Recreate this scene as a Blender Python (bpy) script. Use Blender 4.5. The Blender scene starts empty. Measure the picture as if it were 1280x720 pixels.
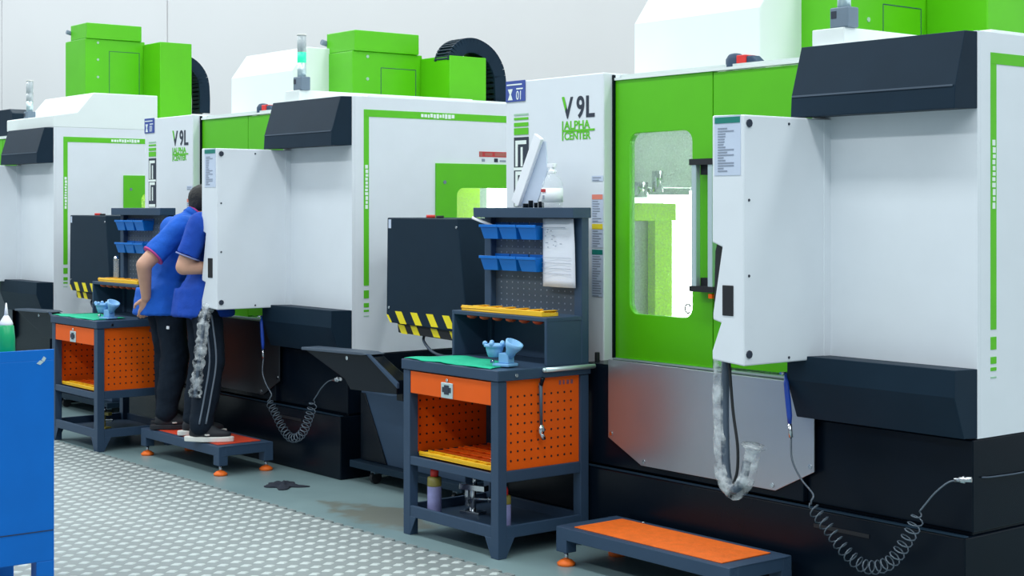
import bpy, bmesh, math, random
from mathutils import Vector, Matrix, Quaternion
random.seed(7)
SC = bpy.context.scene
COL = SC.collection
PI = math.pi

# ------------------------------------------------------------------ camera
cam_d = bpy.data.cameras.new('camera')
cam = bpy.data.objects.new('camera', cam_d)
COL.objects.link(cam)
cam_d.sensor_width = 36.0
cam_d.lens = 36.0 * 1934.0 / 1280.0
cam_d.shift_y = -99.0 / 1280.0
cam_d.clip_end = 200
cam.location = (0, 0, 1.6)
YAW = math.atan(1553.0 / 1934.0)            # row of machines runs along -X
cam.rotation_euler = (PI / 2, 0, PI / 2 - YAW)
SC.camera = cam

# ------------------------------------------------------------------ world, lights, exposure
SC.view_settings.view_transform = 'Standard'
SC.view_settings.look = 'None'
SC.view_settings.gamma = 1.0
SC.view_settings.use_curve_mapping = False
SC.view_settings.exposure = 0.10
world = bpy.data.worlds.new('hall_air')
SC.world = world
world.use_nodes = True
bg = world.node_tree.nodes['Background']
bg.inputs['Color'].default_value = (0.74, 0.90, 1.0, 1)
bg.inputs['Strength'].default_value = 0.40


def lamp(loc, sx, sy, power, col=(0.94, 0.99, 1.0), rot=(0, 0, 0)):
    d = bpy.data.lights.new('ceiling_lamp_light', 'AREA')
    d.shape = 'RECTANGLE'
    d.size, d.size_y, d.energy, d.color = sx, sy, power, col
    o = bpy.data.objects.new('ceiling_lamp_light', d)
    COL.objects.link(o)
    o.location, o.rotation_euler = loc, rot
    return o


# unseen lamp rows overhead, running along the machines
lamp((-12, 2.6, 6.5), 36, 0.8, 960)
lamp((-12, -2.5, 6.5), 36, 0.8, 1040)
lamp((-13, 6.9, 6.5), 38, 0.8, 820)  # unseen row added behind the machines to light the back wall


# ------------------------------------------------------------------ materials
def lin(c):
    def f(v):
        v /= 255.0
        return v / 12.92 if v <= 0.04045 else ((v + 0.055) / 1.055) ** 2.4
    return (f(c[0]), f(c[1]), f(c[2]), 1)


def mat(name, rgb, rough=0.5, metal=0.0, var=0.05, scale=6.0, bump=0.0, bscale=80.0, spec=0.5, emit=0.0, alpha=1.0, trans=0.0, coat=0.0):
    m = bpy.data.materials.new(name)
    m.use_nodes = True
    nt = m.node_tree
    b = nt.nodes['Principled BSDF']
    b.inputs['Roughness'].default_value = rough
    b.inputs['Metallic'].default_value = metal
    b.inputs['Specular IOR Level'].default_value = spec
    b.inputs['Coat Weight'].default_value = coat
    tc = nt.nodes.new('ShaderNodeTexCoord')
    n = nt.nodes.new('ShaderNodeTexNoise')
    n.inputs['Scale'].default_value = scale
    n.inputs['Detail'].default_value = 4
    nt.links.new(tc.outputs['Object'], n.inputs['Vector'])
    r = nt.nodes.new('ShaderNodeValToRGB')
    c = lin(rgb)
    lo = tuple(max(0, v * (1 - var)) for v in c[:3]) + (1,)
    hi = tuple(min(1, v * (1 + var)) for v in c[:3]) + (1,)
    r.color_ramp.elements[0].position = 0.3
    r.color_ramp.elements[1].position = 0.7
    r.color_ramp.elements[0].color = lo
    r.color_ramp.elements[1].color = hi
    nt.links.new(n.outputs['Fac'], r.inputs['Fac'])
    nt.links.new(r.outputs['Color'], b.inputs['Base Color'])
    if emit:
        b.inputs['Emission Color'].default_value = c
        b.inputs['Emission Strength'].default_value = emit
    if alpha < 1:
        b.inputs['Alpha'].default_value = alpha
    if trans:
        b.inputs['Transmission Weight'].default_value = trans
    if bump:
        n2 = nt.nodes.new('ShaderNodeTexNoise')
        n2.inputs['Scale'].default_value = bscale
        nt.links.new(tc.outputs['Object'], n2.inputs['Vector'])
        bp = nt.nodes.new('ShaderNodeBump')
        bp.inputs['Strength'].default_value = bump
        bp.inputs['Distance'].default_value = 0.01
        nt.links.new(n2.outputs['Fac'], bp.inputs['Height'])
        nt.links.new(bp.outputs['Normal'], b.inputs['Normal'])
    return m


M = {}
M['white'] = mat('white_enamel', (226, 232, 238), 0.38, var=0.015)
M['white2'] = mat('bright_white_enamel', (232, 240, 238), 0.4, var=0.01)
M['green'] = mat('green_enamel', (88, 190, 6), 0.38, var=0.03)
M['dark'] = mat('charcoal_enamel', (25, 43, 58), 0.5, var=0.06, spec=0.12)
M['base'] = mat('black_enamel', (7, 17, 28), 0.27, var=0.08, spec=0.16)
M['frame'] = mat('slate_powder_coat', (50, 71, 95), 0.5, var=0.05, spec=0.3)
M['frame2'] = mat('grey_powder_coat', (70, 84, 100), 0.5, var=0.05)
M['orange'] = mat('orange_powder_coat', (234, 94, 12), 0.5, var=0.04, spec=0.25)
M['yellow_orange'] = mat('yellow_orange_plastic', (255, 196, 30), 0.45, var=0.05)
M['red_orange'] = mat('red_orange_plastic', (214, 70, 28), 0.5, var=0.05)
M['steel'] = mat('brushed_stainless_steel', (186, 190, 196), 0.34, 0.9, var=0.05, scale=3)
M['steel_dark'] = mat('dark_satin_steel', (92, 98, 106), 0.36, 0.9, var=0.05, scale=3)  # same stainless steel, darkened so its colour carries a dark aisle reflection
M['chrome'] = mat('chrome', (200, 205, 210), 0.18, 1.0, var=0.02)
M['alu'] = mat('pale_aluminium', (205, 225, 228), 0.35, 0.55, var=0.02)
M['grey'] = mat('blue_grey_plastic', (108, 126, 142), 0.5)
M['black'] = mat('black_rubber', (20, 24, 30), 0.6)
M['ink'] = mat('dark_ink', (40, 50, 66), 0.6)
M['inkgrey'] = mat('grey_ink', (140, 150, 168), 0.6)
M['greenink'] = mat('green_ink', (92, 196, 20), 0.5)
M['paleink'] = mat('pale_green_ink', (160, 200, 170), 0.5)
M['whiteink'] = mat('white_ink', (235, 245, 240), 0.5)
M['teal'] = mat('teal_ink', (8, 124, 112), 0.5)
M['redink'] = mat('red_ink', (190, 50, 55), 0.5)
M['orangeink'] = mat('salmon_ink', (236, 138, 118), 0.5)
M['yellowink'] = mat('yellow_ink', (226, 205, 40), 0.5)
M['blueink'] = mat('blue_ink', (56, 80, 160), 0.5)
M['label'] = mat('pale_label_film', (196, 208, 228), 0.45)
M['yellow'] = mat('hazard_yellow', (240, 222, 20), 0.45)
M['red'] = mat('red_plastic', (215, 50, 45), 0.4)
M['bin'] = mat('blue_bin_plastic', (6, 108, 198), 0.45, spec=0.3)
M['lightblue'] = mat('light_blue_plastic', (128, 182, 228), 0.4)
M['paper'] = mat('white_paper', (222, 226, 238), 0.7, var=0.02)
M['card'] = mat('white_cardboard', (240, 242, 248), 0.6, var=0.02)
M['cloth_green'] = mat('green_cloth', (0, 176, 134), 0.85, var=0.08, bump=0.3)
M['cabinet_blue'] = mat('blue_cabinet_enamel', (0, 104, 196), 0.45, var=0.04, spec=0.25)
M['bottle_green'] = mat('green_liquid_plastic', (10, 168, 108), 0.3, var=0.05)
M['lilac'] = mat('lilac_can_print', (150, 150, 200), 0.35, var=0.1, scale=30)
M['olive'] = mat('olive_plastic', (140, 130, 60), 0.4)
M['gunblue'] = mat('royal_blue_plastic', (28, 72, 176), 0.4)
M['coil'] = mat('dark_hose_polyurethane', (84, 96, 108), 0.25)
M['shirtA'] = mat('blue_polo_knit', (8, 90, 194), 0.85, var=0.08, scale=14, bump=0.25)
M['shirtB'] = mat('deep_blue_polo_knit', (6, 68, 172), 0.85, var=0.08, scale=14, bump=0.25)
M['trim'] = mat('pink_knit_trim', (186, 70, 140), 0.85)
M['trim2'] = mat('pale_knit_trim', (130, 140, 190), 0.85)
M['trousers'] = mat('black_trouser_cloth', (22, 32, 44), 0.9, var=0.12, scale=10, bump=0.25, spec=0.15)
M['stripe'] = mat('grey_piping', (96, 108, 122), 0.8)
M['skin'] = mat('skin', (206, 158, 134), 0.55, var=0.06, scale=12)
M['hair'] = mat('black_hair', (28, 28, 30), 0.6, var=0.2, scale=60, bump=0.6, bscale=200)
M['eye'] = mat('eye_white', (235, 235, 230), 0.3)
M['lip'] = mat('lip', (170, 100, 90), 0.5)
M['sole'] = mat('white_rubber', (222, 222, 216), 0.6)
M['shoe'] = mat('black_shoe_mesh', (26, 30, 38), 0.7)
M['rag'] = mat('dark_navy_cloth', (26, 34, 48), 0.9, bump=0.4)
M['mat_base'] = mat('grey_floor_mat', (130, 139, 139), 0.55, var=0.06, scale=2)
M['mat_top'] = mat('pale_mat_tread', (188, 198, 196), 0.5, var=0.05, scale=2)
M['cavity'] = mat('machine_interior_paint', (196, 206, 204), 0.5)
M['cavity_green'] = mat('interior_lime_paint', (190, 245, 20), 0.4)
M['led'] = mat('led_work_light', (240, 255, 245), 0.5, emit=10.0)  # self-lit white for the glowing panels added in the chamber
M['lamp_green'] = mat('green_signal_light', (30, 225, 130), 0.4, emit=1.6)
M['lamp_clear'] = mat('clear_signal_lens', (190, 200, 204), 0.2, alpha=0.75)
M['maroon'] = mat('maroon_plastic', (130, 80, 100), 0.5)
M['seat'] = mat('orange_anti_slip_sheet', (244, 112, 28), 0.55, var=0.1, scale=25, bump=0.3)
M['seat_red'] = mat('red_orange_anti_slip_sheet', (214, 66, 36), 0.55, var=0.1, scale=25, bump=0.3)


def glassy(name, tint, fac, rough=0.05, noise=0.0, nscale=40):
    """clear sheet: mostly see-through, with a glossy surface and optional crinkles"""
    m = bpy.data.materials.new(name)
    m.use_nodes = True
    nt = m.node_tree
    out = nt.nodes['Material Output']
    b = nt.nodes['Principled BSDF']
    b.inputs['Base Color'].default_value = lin(tint)
    b.inputs['Roughness'].default_value = rough
    t = nt.nodes.new('ShaderNodeBsdfTransparent')
    mx = nt.nodes.new('ShaderNodeMixShader')
    mx.inputs[0].default_value = fac
    nt.links.new(t.outputs[0], mx.inputs[1])
    nt.links.new(b.outputs[0], mx.inputs[2])
    nt.links.new(mx.outputs[0], out.inputs['Surface'])
    if noise:
        tc = nt.nodes.new('ShaderNodeTexCoord')
        n = nt.nodes.new('ShaderNodeTexNoise')
        n.inputs['Scale'].default_value = nscale
        n.inputs['Detail'].default_value = 3
        nt.links.new(tc.outputs['Object'], n.inputs['Vector'])
        r = nt.nodes.new('ShaderNodeMapRange')
        r.inputs['From Min'].default_value = 0.38
        r.inputs['From Max'].default_value = 0.68
        r.inputs['To Min'].default_value = max(0, fac - noise)
        r.inputs['To Max'].default_value = min(1, fac + noise)
        nt.links.new(n.outputs['Fac'], r.inputs['Value'])
        nt.links.new(r.outputs['Result'], mx.inputs[0])
        bp = nt.nodes.new('ShaderNodeBump')
        bp.inputs['Strength'].default_value = 0.8
        bp.inputs['Distance'].default_value = 0.02
        nt.links.new(n.outputs['Fac'], bp.inputs['Height'])
        nt.links.new(bp.outputs['Normal'], b.inputs['Normal'])
    return m


M['pane'] = glassy('door_window_pane', (215, 225, 222), 0.16, 0.12, 0.08, 120)
M['plastic_wrap'] = glassy('clear_plastic_wrap', (225, 232, 236), 0.30, 0.15, 0.30, 22)
M['clear'] = glassy('clear_bottle_plastic', (228, 236, 244), 0.22, 0.1)


def floor_material():
    m = bpy.data.materials.new('epoxy_floor')
    m.use_nodes = True
    nt = m.node_tree
    b = nt.nodes['Principled BSDF']
    tc = nt.nodes.new('ShaderNodeTexCoord')
    n = nt.nodes.new('ShaderNodeTexNoise')
    n.inputs['Scale'].default_value = 1.6
    n.inputs['Detail'].default_value = 6
    nt.links.new(tc.outputs['Object'], n.inputs['Vector'])
    r = nt.nodes.new('ShaderNodeValToRGB')
    r.color_ramp.elements[0].position = 0.3
    r.color_ramp.elements[1].position = 0.7
    r.color_ramp.elements[0].color = lin((116, 140, 144))
    r.color_ramp.elements[1].color = lin((134, 158, 160))
    nt.links.new(n.outputs['Fac'], r.inputs['Fac'])
    # brownish coolant stain between the cart and the bench
    mp = nt.nodes.new('ShaderNodeMapping')
    mp.inputs['Location'].default_value = (6.72, -4.52, 0)
    nt.links.new(tc.outputs['Object'], mp.inputs['Vector'])
    sc = nt.nodes.new('ShaderNodeVectorMath')
    sc.operation = 'MULTIPLY'
    sc.inputs[1].default_value = (2.2, 5.2, 0)
    nt.links.new(mp.outputs[0], sc.inputs[0])
    le = nt.nodes.new('ShaderNodeVectorMath')
    le.operation = 'LENGTH'
    nt.links.new(sc.outputs[0], le.inputs[0])
    n2 = nt.nodes.new('ShaderNodeTexNoise')
    n2.inputs['Scale'].default_value = 7
    n2.inputs['Detail'].default_value = 5
    nt.links.new(tc.outputs['Object'], n2.inputs['Vector'])
    ad = nt.nodes.new('ShaderNodeMath')
    ad.operation = 'MULTIPLY_ADD'
    ad.inputs[1].default_value = 2.2
    nt.links.new(n2.outputs['Fac'], ad.inputs[0])
    nt.links.new(le.outputs['Value'], ad.inputs[2])
    mr = nt.nodes.new('ShaderNodeMapRange')
    mr.inputs['From Min'].default_value = 1.75
    mr.inputs['From Max'].default_value = 2.15
    mr.inputs['To Min'].default_value = 0.75
    mr.inputs['To Max'].default_value = 0.0
    nt.links.new(ad.outputs[0], mr.inputs['Value'])
    mx = nt.nodes.new('ShaderNodeMix')
    mx.data_type = 'RGBA'
    nt.links.new(mr.outputs['Result'], mx.inputs['Factor'])
    nt.links.new(r.outputs['Color'], mx.inputs['A'])
    mx.inputs['B'].default_value = lin((116, 114, 100))
    nt.links.new(mx.outputs['Result'], b.inputs['Base Color'])
    b.inputs['Roughness'].default_value = 0.32
    return m


M['floor'] = floor_material()
M['wall'] = mat('hall_wall_panel', (214, 213, 214), 0.6, var=0.02, scale=0.4)
M['ceiling'] = M['wall']


# ------------------------------------------------------------------ mesh building
class MB:
    def __init__(self):
        self.v, self.f, self.mi, self.sm = [], [], [], []

    def add(self, verts, faces, mi=0, smooth=False):
        o = len(self.v)
        self.v += [tuple(p) for p in verts]
        for fc in faces:
            self.f.append(tuple(i + o for i in fc))
            self.mi.append(mi)
            self.sm.append(smooth)
        return self

    def box(self, x0, x1, y0, y1, z0, z1, mi=0):
        v = [(x, y, z) for z in (z0, z1) for y in (y0, y1) for x in (x0, x1)]
        return self.add(v, [(0, 2, 3, 1), (4, 5, 7, 6), (0, 1, 5, 4), (2, 6, 7, 3), (0, 4, 6, 2), (1, 3, 7, 5)], mi)

    def obox(self, c, ax, ay, az, mi=0):
        """box from a centre and three half-axis vectors"""
        c, ax, ay, az = map(Vector, (c, ax, ay, az))
        v = [c + sx * ax + sy * ay + sz * az for sz in (-1, 1) for sy in (-1, 1) for sx in (-1, 1)]
        return self.add(v, [(0, 2, 3, 1), (4, 5, 7, 6), (0, 1, 5, 4), (2, 6, 7, 3), (0, 4, 6, 2), (1, 3, 7, 5)], mi)

    def prism(self, poly, axis, a0, a1, mi=0):
        """poly: 2-D outline; axis x: (y,z), y: (x,z), z: (x,y)"""
        def P(p, a):
            return {'x': (a, p[0], p[1]), 'y': (p[0], a, p[1]), 'z': (p[0], p[1], a)}[axis]
        n = len(poly)
        v = [P(p, a0) for p in poly] + [P(p, a1) for p in poly]
        f = [tuple(range(n)), tuple(range(2 * n - 1, n - 1, -1))]
        f += [(i, i + n, (i + 1) % n + n, (i + 1) % n) for i in range(n)]
        return self.add(v, f, mi)

    def cyl(self, p0, p1, r0, r1=None, seg=12, mi=0, smooth=True):
        r1 = r0 if r1 is None else r1
        p0, p1 = Vector(p0), Vector(p1)
        d = (p1 - p0).normalized()
        a = d.orthogonal().normalized()
        b = d.cross(a)
        v, f = [], []
        for p, r in ((p0, r0), (p1, r1)):
            v += [p + (a * math.cos(t) + b * math.sin(t)) * r for t in [2 * PI * i / seg for i in range(seg)]]
        f += [(i, (i + 1) % seg, (i + 1) % seg + seg, i + seg) for i in range(seg)]
        self.add(v, f, mi, smooth)
        self.add(v, [tuple(range(seg - 1, -1, -1)), tuple(range(seg, 2 * seg))], mi)
        return self

    def tube(self, pts, r, seg=8, mi=0, closed=False):
        pts = [Vector(p) for p in pts]
        rs = r if isinstance(r, (list, tuple)) else [r] * len(pts)
        v, f = [], []
        d0 = (pts[1] - pts[0]).normalized()
        a = d0.orthogonal().normalized()
        for i, p in enumerate(pts):
            d = (pts[min(i + 1, len(pts) - 1)] - pts[max(i - 1, 0)]).normalized()
            a = (a - d * a.dot(d)).normalized()
            b = d.cross(a)
            v += [p + (a * math.cos(t) + b * math.sin(t)) * rs[i] for t in [2 * PI * k / seg for k in range(seg)]]
        for i in range(len(pts) - 1):
            f += [(i * seg + k, i * seg + (k + 1) % seg, (i + 1) * seg + (k + 1) % seg, (i + 1) * seg + k) for k in range(seg)]
        n = len(v)
        f += [tuple(range(seg - 1, -1, -1)), tuple(range(n - seg, n))]
        return self.add(v, f, mi, True)

    def lathe(self, prof, c, seg=20, mi=0, smooth=True):
        v, f = [], []
        for r, z in prof:
            v += [(c[0] + r * math.cos(2 * PI * k / seg), c[1] + r * math.sin(2 * PI * k / seg), c[2] + z) for k in range(seg)]
        for i in range(len(prof) - 1):
            f += [(i * seg + k, i * seg + (k + 1) % seg, (i + 1) * seg + (k + 1) % seg, (i + 1) * seg + k) for k in range(seg)]
        n = len(v)
        f += [tuple(range(seg - 1, -1, -1)), tuple(range(n - seg, n))]
        return self.add(v, f, mi, smooth)

    def ball(self, c, r, rot=None, seg=16, rings=10, mi=0):
        c = Vector(c)
        r = (r, r, r) if not isinstance(r, (tuple, list)) else r
        v, f = [], []
        for i in range(rings + 1):
            th = PI * i / rings
            for k in range(seg):
                ph = 2 * PI * k / seg
                p = Vector((r[0] * math.sin(th) * math.cos(ph), r[1] * math.sin(th) * math.sin(ph), r[2] * math.cos(th)))
                if rot is not None:
                    p = rot @ p
                v.append(c + p)
        for i in range(rings):
            f += [(i * seg + k, (i + 1) * seg + k, (i + 1) * seg + (k + 1) % seg, i * seg + (k + 1) % seg) for k in range(seg)]
        return self.add(v, f, mi, True)

    def plate(self, outer, holes, axis, a0, a1, mi=0):
        """flat sheet with cut-outs, given real thickness"""
        def P(p, a):
            return {'x': (a, p[0], p[1]), 'y': (p[0], a, p[1]), 'z': (p[0], p[1], a)}[axis]
        bm = bmesh.new()
        for loop in [outer] + holes:
            vs = [bm.verts.new(P(p, a0)) for p in loop]
            for i in range(len(vs)):
                bm.edges.new((vs[i], vs[(i + 1) % len(vs)]))
        bmesh.ops.triangle_fill(bm, edges=bm.edges[:], use_beauty=True)
        res = bmesh.ops.extrude_face_region(bm, geom=bm.faces[:])
        d = Vector(P((0, 0), a1)) - Vector(P((0, 0), a0))
        for g in res['geom']:
            if isinstance(g, bmesh.types.BMVert):
                g.co += d
        bm.verts.index_update()
        self.add([tuple(v.co) for v in bm.verts], [tuple(v.index for v in fc.verts) for fc in bm.faces], mi)
        bm.free()
        return self

    def mesh(self, name, mats, clean=True):
        me = bpy.data.meshes.new(name)
        me.from_pydata(self.v, [], self.f)
        if not isinstance(mats, (list, tuple)):
            mats = [mats]
        for m in mats:
            me.materials.append(m)
        me.polygons.foreach_set('material_index', self.mi)
        me.polygons.foreach_set('use_smooth', self.sm)
        if clean:
            bm = bmesh.new()
            bm.from_mesh(me)
            bmesh.ops.remove_doubles(bm, verts=bm.verts[:], dist=1e-6)
            bmesh.ops.recalc_face_normals(bm, faces=bm.faces[:])
            bm.to_mesh(me)
            bm.free()
        me.update()
        return me

    def build(self, name, mats, parent=None, bevel=0.0, loc=None, clean=True):
        o = bpy.data.objects.new(name, self.mesh(name, mats, clean))
        COL.objects.link(o)
        if parent is not None:
            o.parent = parent
        if loc is not None:
            o.location = loc
        if bevel:
            b = o.modifiers.new('bevel', 'BEVEL')
            b.width, b.segments, b.limit_method, b.angle_limit = bevel, 2, 'ANGLE', math.radians(40)
            b.harden_normals = False
        return o


def thing(name, label, cat, loc=(0, 0, 0), rz=0.0, group=None):
    o = bpy.data.objects.new(name, None)
    o.empty_display_size = 0.1
    COL.objects.link(o)
    o.location = loc
    o.rotation_euler = (0, 0, rz)
    return tag(o, label, cat, group)


def tag(o, label, cat, group=None):
    o['label'], o['category'] = label, cat
    if group:
        o['group'] = group
    return o


def structure(o):
    o['kind'] = 'structure'
    return o


def rrect(x0, x1, z0, z1, r, n=5):
    pts = []
    for cx, cz, a in ((x1 - r, z1 - r, 0), (x0 + r, z1 - r, PI / 2), (x0 + r, z0 + r, PI), (x1 - r, z0 + r, 3 * PI / 2)):
        pts += [(cx + r * math.cos(a + PI / 2 * i / n), cz + r * math.sin(a + PI / 2 * i / n)) for i in range(n + 1)]
    return pts


def smooth_path(pts, n=8):
    """Catmull-Rom through the given points"""
    P = [Vector(p) for p in pts]
    P = [P[0] * 2 - P[1]] + P + [P[-1] * 2 - P[-2]]
    out = []
    for i in range(1, len(P) - 2):
        for k in range(n):
            t = k / n
            a, b, c, d = P[i - 1], P[i], P[i + 1], P[i + 2]
            out.append(0.5 * ((2 * b) + (c - a) * t + (2 * a - 5 * b + 4 * c - d) * t * t + (3 * b - a - 3 * c + d) * t ** 3))
    out.append(P[-2])
    return out


def coil_path(pts, turns, r0, r1=None, n=10):
    """helix wound round a smooth path"""
    base = smooth_path(pts, 16)
    L = [0]
    for a, b in zip(base, base[1:]):
        L.append(L[-1] + (b - a).length)
    N = int(turns * n)
    out = []
    for i in range(N + 1):
        s = L[-1] * i / N
        k = max(j for j in range(len(L)) if L[j] <= s + 1e-9)
        k = min(k, len(base) - 2)
        t = (s - L[k]) / max(1e-9, L[k + 1] - L[k])
        p = base[k].lerp(base[k + 1], t)
        d = (base[k + 1] - base[k]).normalized()
        a = d.cross(Vector((0, 1, 0)))
        a = a.normalized() if a.length > 1e-3 else Vector((1, 0, 0))
        b = d.cross(a)
        ang = 2 * PI * i / n
        rr = r0 if r1 is None else r0 + (r1 - r0) * i / N
        e = min(1, i / n, (N - i) / n)
        out.append(p + (a * math.cos(ang) + b * math.sin(ang)) * rr * e)
    return out


def text(s, name, m, parent, size, plane, pos, sx=1.0, spacing=1.0, bold=0.0):
    """flat lettering as a mesh; plane 'front' faces -Y, 'side' faces +X (reads towards +Y)"""
    c = bpy.data.curves.new(name, 'FONT')
    c.body = s
    c.size = size
    c.extrude = 0.0008
    c.offset = bold
    c.space_character = spacing
    tmp = bpy.data.objects.new('lettering_tmp', c)
    COL.objects.link(tmp)
    dg = bpy.context.evaluated_depsgraph_get()
    me = bpy.data.meshes.new_from_object(tmp.evaluated_get(dg))
    bpy.data.objects.remove(tmp)
    x, y, z = pos
    for v in me.vertices:
        u, w, t = v.co.x * sx, v.co.y, v.co.z
        v.co = (x + u, y - t, z + w) if plane == 'front' else (x + t, y + u, z + w)
    me.materials.clear()
    me.materials.append(m)
    me.name = name
    o = bpy.data.objects.new(name, me)
    COL.objects.link(o)
    o.parent = parent
    return o


# ------------------------------------------------------------------ setting
fl = structure(MB().box(-40, 8, -8, 12, -0.05, 0).build('floor', M['floor']))
WY = 9.0
wall = structure(MB().box(-40, 8, WY + 0.03, WY + 0.2, 0, 8).build('wall_back', M['wall']))
for a, b in ((-40, -35.55), (-35.51, -29.82), (-29.78, -24.08), (-24.04, -18.31), (-18.27, 8)):
    MB().box(a, b, WY, WY + 0.03, 0, 8).build('wall_panel', M['wall'], wall, 0.006)
structure(MB().box(-40.2, -40, -8, 12, 0, 8).build('wall_left', M['wall']))

# ------------------------------------------------------------------ floor mat
def floor_mat():
    m = thing('floor_mat', 'grey studded anti-slip floor mat covering the aisle', 'mat', (-7, 2.1, 0))
    x0, x1, y0, y1 = -8.0, 6.0, -2.6, 2.1
    MB().box(x0, x1, y0, y1, 0.001, 0.008).build('mat_sheet', M['mat_base'], m)
    mb = MB()
    R_ = Vector((0.626, 0.780, 0)) * 0.0185
    D_ = Vector((-0.780, 0.626, 0)) * 0.0165 + Vector((0.626, 0.780, 0)) * 0.006
    up = Vector((0, 0, 0.004))
    j = 0
    y = y1
    while y > y0 + 0.03:
        off = (j * 0.020) % 0.092
        x = x0 + 0.03 + off
        while x < x1 - 0.03:
            c = Vector((x, y - 0.035, 0.008))
            # world position of this stud, keep only the stretch of aisle in sight
            wx, wy = x - 7, y + 2.1
            if -wx * 0.7797 + wy * 0.626 > 3.0:
                q = [c + R_ + D_, c - R_ + D_, c - R_ - D_, c + R_ - D_]
                t = [c + (p - c) * 0.72 + up for p in q]
                mb.add(q + t, [(4, 5, 6, 7), (0, 1, 5, 4), (1, 2, 6, 5), (2, 3, 7, 6), (3, 0, 4, 7)])
            x += 0.092
        y -= 0.077
        j += 1
    s = mb.build('mat_studs', M['mat_top'], m, clean=False)
    s['kind'] = 'stuff'
    # scalloped border teeth along the mat edge
    tb = MB()
    x = x0 + 0.05
    while x < x1 - 0.05:
        tb.box(x, x + 0.055, y1, y1 + 0.022, 0.001, 0.010)
        x += 0.092
    e = tb.build('mat_border', M['mat_base'], m)
    e['kind'] = 'stuff'


floor_mat()


# ------------------------------------------------------------------ machining centre
def bolts(mb, pts, axis, r=0.008, h=0.004, mi=0):
    for p in pts:
        p = Vector(p)
        d = {'x': Vector((h, 0, 0)), 'y': Vector((0, -h, 0)), 'z': Vector((0, 0, h))}[axis]
        mb.cyl(p, p + d, r, seg=8, mi=mi)


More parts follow.
